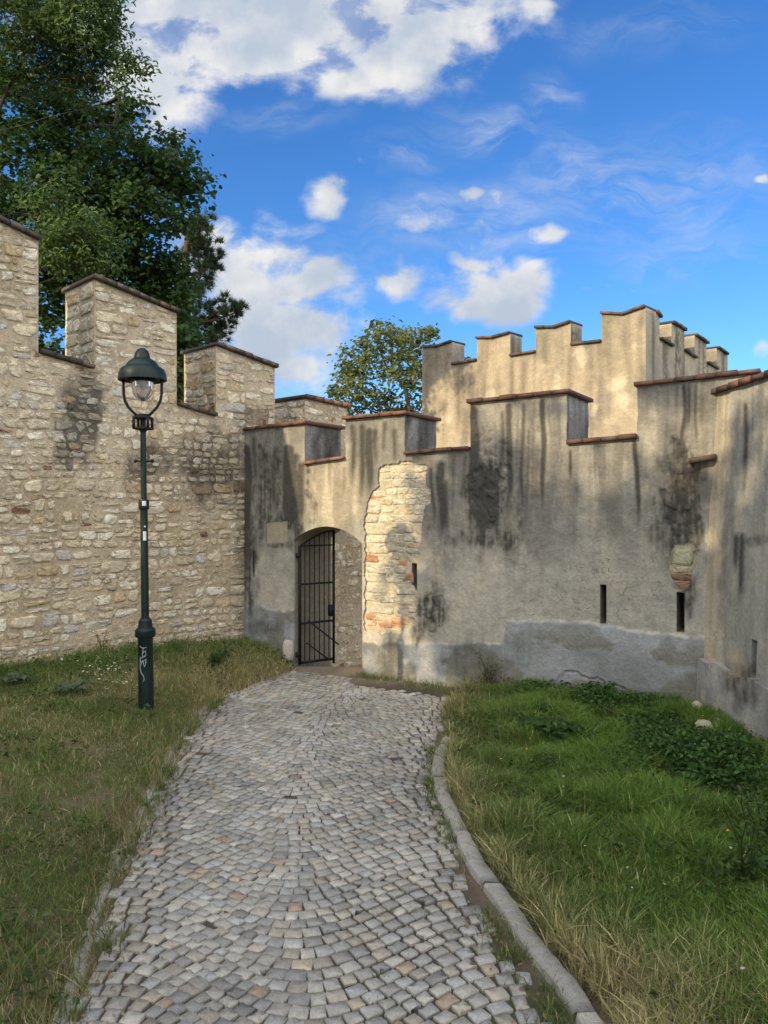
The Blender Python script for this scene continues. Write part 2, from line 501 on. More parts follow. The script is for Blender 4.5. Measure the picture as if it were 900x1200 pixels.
def stones(mb, fr, s_lo, s_hi, z_lo, ztop, zmax, e0=0., hrange=(.07, .17), wr=(1.0, 2.7), gap=(.008, .026), relief=(.008, .03),
           colf=None, keep=None, seed=1, split=.2, gapfill=.03, rect=.0):
    rr = np.random.RandomState(seed)
    z = z_lo; K = 18
    th = np.arange(K) / K * 2 * math.pi
    row = 0
    Vs = []; Fs = []; Cs = []; cnt = 0
    base_f = []
    for r in range(2):
        for k in range(K):
            base_f.append((r * K + k, r * K + (k + 1) % K, (r + 1) * K + (k + 1) % K, (r + 1) * K + k))
    quad = np.array(base_f); tri = np.array([(2 * K + k, 2 * K + (k + 1) % K, 3 * K) for k in range(K)])
    flip = np.cross(np.append(fr.d, 0), (0, 0, 1)).dot(np.append(fr.n, 0)) < 0
    if flip: quad = quad[:, ::-1]; tri = tri[:, ::-1]
    while z < zmax:
        h = rr.uniform(*hrange)
        ss = np.arange(s_lo, s_hi + .01, .01)
        zt = ztop(ss); ok = zt > z + .035
        i = 0
        while i < len(ss):
            if not ok[i]: i += 1; continue
            j = i
            while j + 1 < len(ss) and ok[j + 1]: j += 1
            a, b = ss[i], ss[j]; i = j + 1
            p = a
            while p < b - .03:
                w = min(h * rr.uniform(*wr) * (1.5 if p == a else 1), .42)
                if b - (p + w) < .07: w = b - p
                if w > .5: w = w / 2
                cells = [(p, p + w, z, z + h)]
                if rr.rand() < split and h > .1:
                    m = rr.uniform(.38, .62); cells = [(p, p + w, z, z + h * m), (p, p + w, z + h * m, z + h)]
                elif rr.rand() < split * .6 and w > .2:
                    m = rr.uniform(.35, .65); q = rr.uniform(-.02, .02); cells = [(p, p + w * m, z, z + h + q), (p + w * m, p + w, z + q, z + h)]
                p += w
                for (x0, x1, y0, y1) in cells:
                    cx, cy = (x0 + x1) / 2, (y0 + y1) / 2
                    wob = .085 * (vnoise(np.array([cx * 1.7]), np.array([row * .35 + 5]))[0] - .5)
                    g = rr.uniform(*gap); hx, hy = (x1 - x0) / 2 - g, (y1 - y0) / 2 - g
                    if hx < .012 or hy < .012: continue
                    if rr.rand() < gapfill: continue
                    if keep is not None and not keep(cx, cy): continue
                    ex = rr.uniform(.20, .44) * (1 - rect) + .22 * rect
                    ct, st = np.cos(th), np.sin(th)
                    ox = np.sign(ct) * np.abs(ct) ** ex; oy = np.sign(st) * np.abs(st) ** ex
                    cut = rr.uniform(-.04, .26, 4) * (1 - .8 * rect)
                    quad_i = (np.arange(K) * 4 // K)
                    pull = 1 - cut[quad_i] * np.abs(np.sin(2 * th)) ** .8
                    jit = pull * (1 + rr.uniform(-.13, .08, K) * (1 - .6 * rect))
                    ox = ox * jit; oy = oy * pull * (1 + rr.uniform(-.10, .08, K) * (1 - .6 * rect))
                    sk = rr.uniform(-.25, .25) * (1 - rect); ox = ox + sk * oy * min(1, hy / hx)
                    oy = oy * (1 + rr.uniform(-.22, .22) * ox * (1 - rect)) + rr.uniform(-.12, .12) * ox * (1 - rect)
                    rt = rr.uniform(-.09, .09) * (1 - .8 * rect)
                    X = cx + ox * hx; Y = cy + wob + oy * hy
                    X, Y = cx + (X - cx) * math.cos(rt) - (Y - cy) * math.sin(rt), cy + (Y - cy) * math.cos(rt) + (X - cx) * math.sin(rt)
                    X = np.clip(X, a + .004, b - .004)
                    tp = ztop(X) - .012
                    Y = np.minimum(Y, tp)
                    if Y.max() - Y.min() < .03: continue
                    mx, my = X.mean(), Y.mean()
                    d = rr.uniform(*relief)
                    tx, ty = rr.uniform(-.06, .06, 2)
                    k1, k2 = rr.uniform(.92, .97), rr.uniform(.60, .78)
                    rings = []
                    S0, Z0 = X, Y; E0 = np.full(K, -.012)
                    S1, Z1 = mx + (X - mx) * k1, my + (Y - my) * k1; E1 = d * rr.uniform(.55, .95, K) + tx * (S1 - mx) + ty * (Z1 - my)
                    S2, Z2 = mx + (X - mx) * k2, my + (Y - my) * k2; E2 = d + rr.uniform(-.013, .012, K) * (1 - .6 * rect) + tx * (S2 - mx) + ty * (Z2 - my)
                    Sx = np.concatenate([S0, S1, S2, [mx]]); Zx = np.concatenate([Z0, Z1, Z2, [my]])
                    Ex = np.concatenate([E0, E1, E2, [d + rr.uniform(-.005, .006)]]) + e0
                    Cs.append((mx, my))
                    Vs.append((Sx, Zx, Ex)); Fs.append((quad + cnt, tri + cnt)); cnt += 3 * K + 1
        z += h; row += 1
    if cnt:
        V = np.array(Vs); V = fr.P(V[:, 0].ravel(), V[:, 1].ravel(), V[:, 2].ravel())
        Cs = np.array(Cs); ci, ce = colf(Cs[:, 0], Cs[:, 1], rr, fr)
        C = np.repeat(ci[:, None, :], 3 * K + 1, 1); C[:, K:] *= rr.uniform(.93, 1.07, (len(ci), 2 * K + 1, 1)); C[:, :K] = ce[:, None, :]
        sm = np.zeros((len(ci), 3 * K + 1)); sm[:, K:2 * K] = (rr.rand(len(ci), K) < .5) * .8 * (1 - rect); sm[:, 2 * K:] = (rr.rand(len(ci), K + 1) < .2) * .55
        C = C * (1 - sm[..., None]) + ce[:, None, :] * sm[..., None]
        C = C.reshape(-1, 3)
        n0 = mb.n
        mb.V.append(V); mb.C.append(C)
        mb.F.setdefault(4, []).append(np.concatenate([f[0] for f in Fs]) + n0)
        mb.F.setdefault(3, []).append(np.concatenate([f[1] for f in Fs]) + n0)
        mb.n += len(V)

def stain_field(px, py, streaks, blobs, seed=0.):
    """run-off streaks and soot blotches fixed on the wall"""
    st = np.zeros_like(px)
    for (x, w, y0, y1, a) in streaks:
        xx = x + 6 * (vnoise(py / 40., px * 0 + x * .37 + seed) - .5)
        f = np.exp(-np.abs((px - xx) / (w * 1.35)) ** 1.8) * sstep(y0 - 4, y0 + 6, py) * (1 - sstep(y0 + .5 * (y1 - y0), y1, py))
        st = np.maximum(st, 1.3 * a * f * (.75 + .5 * fbm(px / 3., py / 25., seed, 3)))
    for (x, y, rx, ry, a) in blobs:
        d = np.hypot((px - x) / rx, (py - y) / ry)
        f = (1 - sstep(.45, 1.4, d + 1.1 * (fbm(px / 9., py / 16., seed + 3, 4) - .5)))
        g = .5 * fbm(px / 2.2, py / 45., seed + 11, 4) + .5 * fbm(px / 3.5, py / 6., seed + 7, 4); st = np.maximum(st, a * f * (.45 + .75 * sstep(.27, .72, g)))
    return np.clip(st * 1.25, 0, 1)

# ================================================================== rough plaster wall with the gate
sR = WR.sx
def zR(px, py): return WR.pix(px, py)[1]
TH = .85
SL = sR(286) ; 
m1r = sR(357); m2l = sR(405); m2r = sR(474); m3l = sR(551); m3r = sR(664); m4l = sR(747)
m4r = 4.36
CAP = .05
top1a, top1b = zR(285, 505), zR(357, 497); sill1 = (zR(357, 545), zR(405, 538))
top2a, top2b = zR(405, 492), zR(474, 486); sill2 = (zR(474, 533), zR(551, 527))
top3a, top3b = zR(551, 473), zR(664, 461); sill3 = (zR(664, 521), zR(747, 514))
top4a = zR(747, 453); top4b = zR(838, 443); top4b = top4a + (top4b - top4a) * (m4r - m4l) / (sR(838) - m4l)
outer = [(SL, -.6), (4.9, -.6), (4.9, 2.75), (m4r, 2.75), (m4r, top4b), (m4l, top4a), (m4l, sill3[1]), (m3r, sill3[0]), (m3r, top3b), (m3l, top3a),
         (m3l, sill2[1]), (m2r, sill2[0]), (m2r, top2b), (m2l, top2a), (m2l, sill1[1]), (m1r, sill1[0]), (m1r, top1b), (SL, top1a)]
gl, gr = sR(345), sR(424.5)
zsl, zcr, zsr = WR.pix(345, 633)[1], WR.pix(386, 617)[1], WR.pix(424, 637)[1]
arch = []
for i in range(13):
    t = i / 12.; base = zsl + (zsr - zsl) * t
    arch.append((gl + (gr - gl) * t, base + (zcr - (zsl + zsr) / 2) * math.sin(math.pi * t) ** .8))
gate_hole = [(gl, -.45), (gr, -.45)] + arch[::-1]
def slit(px, y0, y1, w):
    s0 = sR(px); return [(s0 - w / 2, zR(px, y1)), (s0 + w / 2, zR(px, y1)), (s0 + w / 2, zR(px, y0)), (s0 - w / 2, zR(px, y0))]
slits = [slit(297.5, 646, 676, .03), slit(484.5, 660, 691, .07), slit(707, 685, 731, .065), slit(797.5, 694, 741, .075)]
pxpatch = [(426.5, 606), (429, 592), (437, 579), (442, 568), (442, 556), (444, 548), (450, 545), (466, 543), (474, 540), (497, 543), (501, 552), (499, 563), (505, 575), (503, 590), (496, 603),
           (494, 622), (492, 640), (490, 655), (489.5, 693), (490, 706), (488, 722), (479, 734), (469, 743), (455, 741), (447, 744), (436, 739), (426.5, 738)]
patch = [WR.pix(*p) for p in pxpatch]
pxpatch2 = [(785, 646), (788, 640), (797, 636), (813, 637), (814, 668), (809, 676), (808, 691), (794, 692), (790, 680), (784, 665)]
patch2 = [WR.pix(*p) for p in pxpatch2]
plaque = [WR.pix(*p) for p in ((312, 637), (337, 635), (337, 610), (312, 612))]

def rough_loop(l, a, g=.05, seed=0):
    q = resample(l, g); n = len(q)
    return q + (np.stack([vnoise(np.arange(n) * .9, np.zeros(n) + seed), vnoise(np.arange(n) * .9, np.zeros(n) + seed + 50)], 1) - .5) * 2 * a

outer_plain = outer
outer = [tuple(p) for p in rough_loop(outer, .007, .07, 12)]
R_streaks = [(290, 5, 520, 745, .75), (297, 4, 510, 600, .5), (322, 5, 520, 640, .55), (335, 6, 520, 650, .9), (343, 7, 530, 632, .85), (352, 5, 540, 640, .7), (368, 2, 545, 575, .3), (402, 3, 545, 600, .35),
             (412, 4, 495, 590, .6), (424, 4, 495, 610, .65), (431, 5, 500, 600, .75), (440, 4, 500, 560, .6), (450, 3, 492, 545, .5), (462, 4, 500, 560, .55), (506, 3, 545, 640, .55), (517, 5, 540, 655, .8), (524, 4, 560, 650, .6),
             (532, 3, 530, 640, .4), (545, 3, 530, 600, .45), (556, 5, 475, 640, .95), (563, 6, 540, 645, 1.), (572, 7, 550, 642, 1.), (580, 6, 560, 640, .85), (588, 4, 480, 640, .55), (596, 4, 470, 645, .75), (606, 2, 480, 600, .4),
             (611, 3, 470, 640, .6), (617, 2.5, 500, 640, .5), (626, 3, 468, 600, .45), (636, 2.6, 466, 632, .9), (645, 2, 470, 560, .35), (655, 3, 470, 560, .35), (667, 2.2, 525, 575, .7), (690, 2, 530, 610, .2), (702, 2, 560, 640, .25), (722, 2, 520, 640, .2),
             (746.5, 2.4, 515, 637, .85), (757, 3, 455, 520, .3), (771, 4, 452, 560, .3), (794, 3, 450, 500, .45), (801, 3, 448, 560, .7), (807, 3, 448, 520, .6), (815, 2.5, 447, 560, .5), (825, 4, 447, 530, .4), (780, 3, 470, 600, .35)]
R_blobs = [(345, 585, 24, 55, .9), (292, 640, 9, 70, .9), (318, 570, 40, 60, .75), (566, 585, 26, 66, .95), (600, 560, 60, 85, .5), (575, 632, 50, 14, .7), (610, 590, 40, 50, .35), (800, 590, 28, 75, .95), (782, 625, 24, 30, .6), (808, 560, 16, 40, .8),
           (505, 715, 18, 26, .8), (512, 700, 10, 30, .5), (490, 742, 8, 16, .7), (515, 610, 24, 55, .35), (455, 520, 40, 30, .3), (805, 690, 9, 35, .8), (640, 560, 40, 90, .2), (740, 560, 40, 80, .22), (620, 760, 20, 20, .2), (545, 770, 30, 25, .3), (455, 765, 14, 25, .35),
           (430, 520, 20, 40, .4), (310, 735, 25, 8, .45), (322, 639, 14, 5, .8), (300, 690, 4, 16, .5), (770, 530, 50, 60, .25)]
def plaster_R(s, z):
    P = WR.P(s, z); px, py = proj(P[:, 0], P[:, 1], P[:, 2])
    n1 = fbm(s * 1.3, z * 1.3, 1.0, 4); n2 = fbm(s * 5, z * 3, 4.0, 4); n3 = fbm(s * 14, z * 14, 8.0, 3)
    c = mixc((.47, .425, .34), (.385, .355, .295), sstep(.35, .65, n1))
    c = mixc(c, (.53, .475, .365), .6 * sstep(.55, .75, n2))
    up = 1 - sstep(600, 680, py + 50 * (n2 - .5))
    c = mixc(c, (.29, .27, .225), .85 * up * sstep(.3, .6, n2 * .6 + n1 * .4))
    c = mixc(c, c * .78, .5 * sstep(.5, .7, n3))
    # sunlit zone round the arch and under the second gap, painted lighter
    d = np.hypot((px - 392) / 42., (py - 575) / 50.); c = mixc(c, (.55, .465, .32), .7 * (1 - sstep(.5, 1.2, d + .5 * (n2 - .5))))
    # cement render along the foot
    yb = np.interp(px, [280, 340, 424, 425, 590, 594, 660, 700, 760, 822], [708, 716, 720, 752, 755, 727, 728, 732, 741, 748])
    yb = yb + 9 * (n2 - .5) + 6 * (n3 - .5)
    cem = sstep(-1.5, 1.5, py - yb)
    cc = mixc((.28, .28, .262), (.37, .37, .355), sstep(.4, .6, n1))
    cc = mixc(cc, (.215, .20, .155), .85 * sstep(.46, .52, fbm(s * 2.2, z * 2.6, 22., 4) + .0030 * (py - 768)))
    cc = mixc(cc, (.42, .43, .425), .5 * (1 - sstep(0, 28, py - yb)) * (px > 590))
    c = mixc(c, cc, cem)
    c = mixc(c, (.58, .52, .42), .8 * np.exp(-((py - yb + 1.5) / 2.2) ** 2) * sstep(.45, .6, n3) * (px > 600))
    st = stain_field(px, py, R_streaks, R_blobs, 1.)
    st = np.maximum(st, .8 * np.exp(-((px - 817 - 3 * (fbm(z * 6, z * 0, 2., 2) - .5)) / 2.) ** 2) * sstep(535, 560, py) * (1 - sstep(640, 655, py)))  # shade of the crevice by the joint, painted in with the stains
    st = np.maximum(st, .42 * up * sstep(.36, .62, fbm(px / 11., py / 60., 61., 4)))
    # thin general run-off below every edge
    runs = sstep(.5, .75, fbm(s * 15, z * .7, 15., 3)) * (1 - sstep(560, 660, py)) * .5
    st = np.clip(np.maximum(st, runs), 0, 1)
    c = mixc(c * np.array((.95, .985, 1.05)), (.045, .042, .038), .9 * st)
    return c
def relief_R(s, z):
    P = WR.P(s, z); px, py = proj(P[:, 0], P[:, 1], P[:, 2])
    e = .022 * (fbm(s * 1.6, z * 1.6, 2., 3) - .5) + .012 * (fbm(s * 7, z * 7, 5., 3) - .5)
    yb = np.interp(px, [280, 340, 424, 425, 590, 594, 660, 700, 760, 822], [708, 716, 720, 752, 755, 727, 728, 732, 741, 748])
    yb = yb + 7 * (fbm(s * 5, z * 3, 4., 4) - .5)
    e = e + .014 * sstep(-2, 2, py - yb)
    rough = sstep(.3, .8, stain_field(px, py, [], [(800, 590, 24, 70, 1), (575, 560, 25, 60, .8), (505, 720, 20, 28, 1)], 5.))
    e = np.maximum(e - .02 * rough * sstep(.45, .6, fbm(s * 16, z * 14, 3., 3)), -.0205)
    # crevice beside the joint
    e = e - .03 * np.exp(-((px - 817 - 3 * (fbm(z * 6, z * 0, 2., 2) - .5)) / 3.) ** 2) * sstep(535, 560, py) * (1 - sstep(640, 655, py))
    # open crack near the ground
    yc = np.interp(px, [605, 640, 660, 690, 715, 725, 750, 760], [806, 803, 788, 792, 800, 806, 814, 816]) + 11 * (fbm(px / 9., px * 0, 0., 4) - .5)
    e = e - .03 * np.exp(-((py - yc) / 1.2) ** 2) * sstep(625, 650, px) * (1 - sstep(715, 750, px)) * sstep(.35, .5, fbm(px / 14., px * 0, 7., 2))
    e = e - .014 * sstep(635, 650, px) * (1 - sstep(715, 735, px)) * sstep(0, 3, py - yc)
    e = np.maximum(e, -.0205)
    return e
def core_col(s, z):
    n = fbm(s * 6, z * 6, 3., 3)
    return mixc((.46, .40, .28), (.56, .50, .37), n)
def grey_side(s, z, dpt, li):
    n = fbm(s * 4 + dpt * 3, z * 2, dpt * 3 + 40., 4)
    c = mixc((.27, .265, .25), (.40, .385, .35), n)
    if li == 0:
        w = fbm(np.full_like(s, dpt * 9), z * 1.2, s * .3, 3)
        c = mixc(c, (.06, .058, .055), .9 * sstep(.44, .62, w)); c = mixc(c, (.2, .19, .17), .5 * sstep(.4, .6, fbm(s * 9 + dpt * 9, z * 9, dpt * 7., 3)))
    else:
        c = mixc((.30, .265, .20), (.20, .17, .13), n)
    return c

wallR = empty('plaster_wall', (WR.o[0], WR.o[1], 0), 'long stained plaster wall with battlements, arched gateway and a patch of bare masonry', 'wall')
COAT = .024
mb = MB()
slab(mb, WR, outer, [gate_hole] + slits, -COAT, TH - COAT, .06, core_col, None, True, grey_side)
def choose(n, rr, table, base, lo, hi):
    b = rr.rand(n); c = np.tile(np.array(base, float), (n, 1))
    k0 = 0
    for (p, col) in table:
        c[(b >= k0) & (b < k0 + p)] = col; k0 += p
    return c * rr.uniform(lo, hi, (n, 1))
def cream(mx, my, rr):
    n = len(mx)
    return choose(n, rr, ((.04, (.42, .20, .12)), (.08, (.54, .44, .29)), (.16, (.48, .44, .35))), (.60, .545, .425), .86, 1.08), np.tile(np.array((.47, .41, .30)), (n, 1))
zpa = min(p[1] for p in patch); zpb = max(p[1] for p in patch); spa = min(p[0] for p in patch); spb = max(p[0] for p in patch)
bigp = np.array(patch)
def inpatch(x, y):
    q = np.array([[x, y]])
    if abs(y - zR(484, 676)) < .22 and abs(x - sR(484.5)) < .085: return False
    return bool(inside(q, bigp)[0]) or float(edge_dist(q, [bigp])[0]) < .05
zb1, zb2 = zR(445, 734), zR(445, 628)
def patchcol(mx, my, rr, fr):
    c, e = cream(mx, my, rr)
    P = WR.P(mx, my); px, py = proj(P[:, 0], P[:, 1], P[:, 2])
    k = ((px > 466) & (640 < py) & (py < 700) & (rr.rand(len(mx)) < .35)) | ((722 < py) & (py < 738))
    c[k] = np.array((.44, .24, .15)) * rr.uniform(.75, 1.25, (k.sum(), 1))
    return c, e
zz = zpa
stones(mb, WR, max(spa, gr + .005), spb, zpa - .02, lambda s: np.zeros_like(s) + zpb, zpb, -COAT, (.06, .135), (1.3, 2.8), (-.002, .004), (.001, .009), patchcol, inpatch, 5, .2, .0, .7)
p2 = np.array(patch2)
def inp2(x, y): q = np.array([[x, y]]); return bool(inside(q, p2)[0]) or float(edge_dist(q, [p2])[0]) < .03
def p2col(mx, my, rr, fr):
    n = len(mx); c = np.array((.50, .47, .33)) * rr.uniform(.8, 1.15, (n, 1)); c[my < zR(800, 676)] = (.30, .16, .11)
    return c, np.tile(np.array((.2, .17, .12)), (n, 1))
stones(mb, WR, p2[:, 0].min(), p2[:, 0].max(), p2[:, 1].min(), lambda s: np.zeros_like(s) + p2[:, 1].max(), p2[:, 1].max(), -COAT, (.12, .17), (.8, 1.5), (.001, .006), (.003, .018), p2col, inp2, 9, .15, 0, .2)
mb.build('masonry', M['rubble'], wallR)
def light_block(fr, px, y0, y1, w, par, dep=.45):  # box added inside a loophole to block light and darken the slit
    s0 = fr.sx(px); za, zb = fr.pix(px, y1)[1], fr.pix(px, y0)[1]; mb = MB()
    mb.box(fr.P(s0, (za + zb) / 2, -dep), np.append(fr.d, 0) * (w / 2 + .03), np.append(fr.n, 0) * .05, (0, 0, (zb - za) / 2 + .03), (.2, .17, .13)); mb.build('loophole_light_block', M['rubble'], par)
for a_ in ((297.5, 646, 676, .03), (484.5, 660, 691, .07), (707, 685, 731, .065), (797.5, 694, 741, .075)): light_block(WR, *a_, wallR)
mb = MB()
ptc = rough_loop(rough_loop(patch, .022, .05, 3), .012, .014, 9)
ptc[:, 0] = np.maximum(ptc[:, 0], gr + .012)
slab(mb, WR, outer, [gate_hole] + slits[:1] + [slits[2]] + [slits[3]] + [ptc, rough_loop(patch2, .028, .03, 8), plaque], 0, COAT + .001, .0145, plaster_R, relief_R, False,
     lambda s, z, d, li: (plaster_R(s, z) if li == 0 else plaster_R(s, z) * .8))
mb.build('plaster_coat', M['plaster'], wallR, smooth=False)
mb = MB()
pq = np.array(plaque); slab(mb, WR, pq + np.array([[.002, .002], [-.002, .002], [-.002, -.002], [.002, -.002]]), [], -.012, .02, .04, lambda s, z: mixc((.40, .355, .25), (.34, .30, .22), fbm(s * 9, z * 9, 2., 3)), None, False)
mb.build('blank_plaque', M['plaster'], wallR)
brick = ((.155, .075, .048), (.20, .10, .06), (.13, .07, .05), (.17, .10, .075))
dbrick = ((.10, .055, .042), (.13, .07, .05), (.085, .055, .045))
for (a, b, cs, ov) in (((SL + .02, top1a), (m1r, top1b), brick, (0, .05)), ((m2l, top2a), (m2r, top2b), brick, (.03, .05)), ((m3l, top3a), (m3r, top3b), dbrick, (.03, .05)), ((m4l, top4a), (m4r, top4b), dbrick, (.03, .05)),
                       ((m1r, sill1[0]), (m2l, sill1[1]), brick, (-.004, .0)), ((m2r, sill2[0]), (m3l, sill2[1]), dbrick, (-.004, 0)), ((m3r, sill3[0]), (m4l, sill3[1]), dbrick, (-.004, 0))):
    coping('coping', WR, a, b, TH, wallR, .045, .05, .19, cs, overs=ov)
# broken bit of ledge by the joint
mb = MB(); c0 = WR.P(sR(824), zR(824, 538), .03); dv = np.append(WR.d, 0); nv = np.append(WR.n, 0)
mb.box(c0, dv * .12 + np.array((0, 0, .018)), nv * .07, np.array((0, 0, .026)), (.10, .075, .06))
mb.build('ledge_brick', M['tile'], wallR)
# lettering and a heart scratched into the plaster
def scratch(strokes, name):
    mb = MB()
    for st in strokes:
        pts = []
        for (px, py) in st:
            s_, z_ = WR.pix(px, py); e_ = float(relief_R(np.array([s_]), np.array([z_]))[0])
            pts.append(WR.P(s_, z_, e_ + .001))
        mb.tube(pts, .0030, 5, (.15, .12, .09))
    return mb.build(name, M['scratch'], wallR)
def circ(cx, cy, rx, ry, a0=0, a1=360, n=10): return [(cx + rx * math.cos(rad(a0 + (a1 - a0) * i / n)), cy - ry * math.sin(rad(a0 + (a1 - a0) * i / n))) for i in range(n + 1)]
scratch([circ(695.5, 669.5, 2.2, 2.6), [(699.5, 672), (699.5, 666), (702, 666.5), (702, 668.5), (700, 669), (702.5, 671.5)], circ(708, 668, 2.6, 3, 45, 315), [(712.5, 664), (713.5, 671)], [(716, 663), (713, 667.5), (717.5, 671)]], 'scratched_lettering')
scratch([[(729, 698), (722, 693), (715, 685), (715, 681), (719, 679.5), (725, 682.5), (731, 680), (735.5, 681), (735, 686), (729, 698)]], 'scratched_heart')

rs0 = np.random.RandomState(3); sc = []
for i in range(120):
    x0 = rs0.uniform(600, 792); y0 = rs0.uniform(648, 726); 
    if abs(x0 - 707) < 6 and y0 > 680: continue
    a = rs0.choice([0, 0, 90, 60, 120, 20]) + rs0.normal(0, 12); l = rs0.uniform(1.5, 6); 
    p = [(x0 + l * t * math.cos(rad(a)) + rs0.normal(0, .35), y0 + l * t * math.sin(rad(a)) + rs0.normal(0, .35)) for t in (0, .35, .7, 1)]
    sc.append(p)
scratch(sc, 'scratches')
# ================================================================== right-hand plaster wall coming towards the viewer
W3O = (3.085, 7.50)
W3 = Frame(W3O, (.02, -1.0), (-1.0, -.02))
def z3(px, py): return W3.pix(px, py)[1]
BAT = .042
W3_streaks = [(858, 2.5, 470, 600, .7), (850, 2, 470, 540, .3), (852, 3, 625, 680, .7), (860, 2.5, 625, 720, .8), (880, 3, 465, 520, .3)]
W3_blobs = [(876, 634, 20, 6, .7), (843, 640, 10, 90, .35), (870, 800, 18, 26, .75), (855, 790, 10, 18, .55), (838, 560, 12, 60, .3)]
def plaster_3(s, z):
    P = W3.P(s, z); px, py = proj(P[:, 0], np.maximum(P[:, 1], .5), P[:, 2])
    n1 = fbm(s * 1.3, z * 1.3, 51., 4); n2 = fbm(s * 5, z * 3, 54., 4); n3 = fbm(s * 14, z * 14, 58., 3)
    c = mixc((.46, .42, .335), (.37, .35, .295), sstep(.35, .65, n1))
    c = mixc(c, (.34, .33, .29), .5 * sstep(.5, .7, n2) * sstep(.25, .6, s))
    c = mixc(c, (.58, .49, .34), .7 * (1 - sstep(.28, .42, s + .1 * (n2 - .5))))  # sunlit strip beside the joint, painted as paler plaster
    c = mixc(c, (.52, .42, .29), .7 * np.exp(-((z - (.62 + .1 * n2)) / .13) ** 2) * sstep(.4, .6, n3 * .5 + n2 * .5))
    st = stain_field(px, py, W3_streaks, W3_blobs, 9.)
    runs = sstep(.5, .72, fbm(s * 18, z * .7, 77., 3)) * .4 * (.4 + .6 * sstep(1.2, 2.6, z))
    return mixc(c * np.array((.95, .985, 1.05)), (.05, .047, .042), .9 * np.clip(np.maximum(st, runs), 0, 1))
def relief_3(s, z):
    return .03 * (fbm(s * 1.5, z * 1.5, 62., 3) - .5) + .014 * (fbm(s * 7, z * 7, 65., 3) - .5)
wall3 = empty('plaster_wall', (W3O[0], W3O[1], 0), 'plaster wall at the right edge with one loophole above a stepped cement foot', 'wall')
ZT3 = 3.16
zpl = .60   # top of the foot ledge
W3end = 9.5
def slit3(px, y0, y1, w):
    s0 = W3.sx(px); return [(s0 - w / 2, z3(px, y1)), (s0 + w / 2, z3(px, y1)), (s0 + w / 2, z3(px, y0)), (s0 - w / 2, z3(px, y0))]
mb = MB()
slab(mb, W3, [(0, -.4), (W3end, -.4), (W3end, ZT3), (0, ZT3)], [slit3(879, 750, 793, .09)], 0, TH, .035, plaster_3, relief_3, True,
     lambda s, z, d, li: plaster_3(s, z) if li == 0 else plaster_3(s, z) * .75, BAT)
mb.build('plaster_coat', M['plaster'], wall3)
light_block(W3, 879, 750, 793, .09, wall3)
def foot_col(s, z):
    n1 = fbm(s * 2, z * 2, 71., 4); n2 = fbm(s * 6, z * 4, 74., 4)
    c = mixc((.27, .265, .24), (.36, .355, .335), sstep(.35, .65, n1))
    c = mixc(c, (.50, .45, .35), .8 * sstep(.58, .68, n2))
    P = W3.P(s, z, .05); px, py = proj(P[:, 0], np.maximum(P[:, 1], .5), P[:, 2])
    return mixc(c, (.06, .057, .052), .9 * stain_field(px, py, [], [(868, 800, 20, 30, .8), (853, 790, 8, 12, .6)], 4.))
mb = MB()
ftop = [(s_, zpl - .02 + .05 * (vnoise(np.array([s_ * 5.1]), np.array([2.]))[0]) - .06 * math.exp(-s_ * 3) * 0) for s_ in np.arange(W3end, .005, -.06)]
slab(mb, W3, [(.005, -.4), (W3end, -.4)] + ftop, [], .055, .12, .035, foot_col, lambda s, z: .02 * (fbm(s * 4, z * 4, 81., 3) - .5), False,
     lambda s, z, d, li: foot_col(s, z), BAT)
mb.build('cement_foot', M['plaster'], wall3)
coping('coping', W3, (0, ZT3), (W3end, ZT3), TH + .1, wall3, .05, .05 - BAT * ZT3 + .0, .22, dbrick, overs=(.05, 0))

# ================================================================== rubble wall on the left, running on behind the gate
sLx = WL.sx
def zL(px, py): return WL.pix(px, py)[1]
TL = .80
L0r = sLx(45); L1l = sLx(110); L1r = sLx(207); L2l = sLx(253); L2r = sLx(322); L3l = sLx(357); L3r = sLx(407)
def line(p, q):
    (s0, z0), (s1, z1) = WL.pix(*p), WL.pix(*q); return lambda s: z0 + (z1 - z0) * (s - s0) / (s1 - s0)
t0 = line((0, 260), (45, 282)); t1 = line((110, 327), (207, 367)); t2 = line((253, 405), (322, 431)); t3 = line((357, 467), (407, 478))
c1 = line((45, 414), (107, 432)); c2 = line((207, 475), (255, 489))
z_c3 = zL(322, 505); 
LEND = L3r + 1.9
def ztopL(s):
    s = np.asarray(s, float)
    r = np.where(s < L0r, np.minimum(t0(s), 5.9), 0)
    r = np.where((s >= L0r) & (s < L1l), c1(s), r)
    r = np.where((s >= L1l) & (s < L1r), t1(s), r)
    r = np.where((s >= L1r) & (s < L2l), c2(s), r)
    r = np.where((s >= L2l) & (s < L2r), t2(s), r)
    r = np.where((s >= L2r) & (s < L3l), z_c3, r)
    r = np.where((s >= L3l) & (s < L3r), t3(s), r)
    r = np.where(s >= L3r, 2.7, r)
    return r
SL0 = -3.35          # left end of the merlon at the frame edge; the wall goes on beyond with more of the same
L_00 = SL0 - .62; 
def ztopL2(s):
    s = np.asarray(s, float); r = ztopL(s)
    r = np.where(s < SL0, 4.15 + .0 * s, r)
    r = np.where(s < L_00, 5.75 - .02 * (s + 4), r)
    return r
LBEG = -9.
def lpoly():
    pts = [(LBEG, -.6), (LEND, -.6), (LEND, 2.7), (L3r, 2.7)]
    e = 1e-4
    for s_ in (L3r, L3l, L2r, L2l, L1r, L1l, L0r, SL0, L_00):
        if s_ != L3r: pts.append((s_, float(ztopL2(s_ + e))))
        pts.append((s_, float(ztopL2(s_ - e))))
    pts.append((LBEG, float(ztopL2(LBEG))))
    return pts
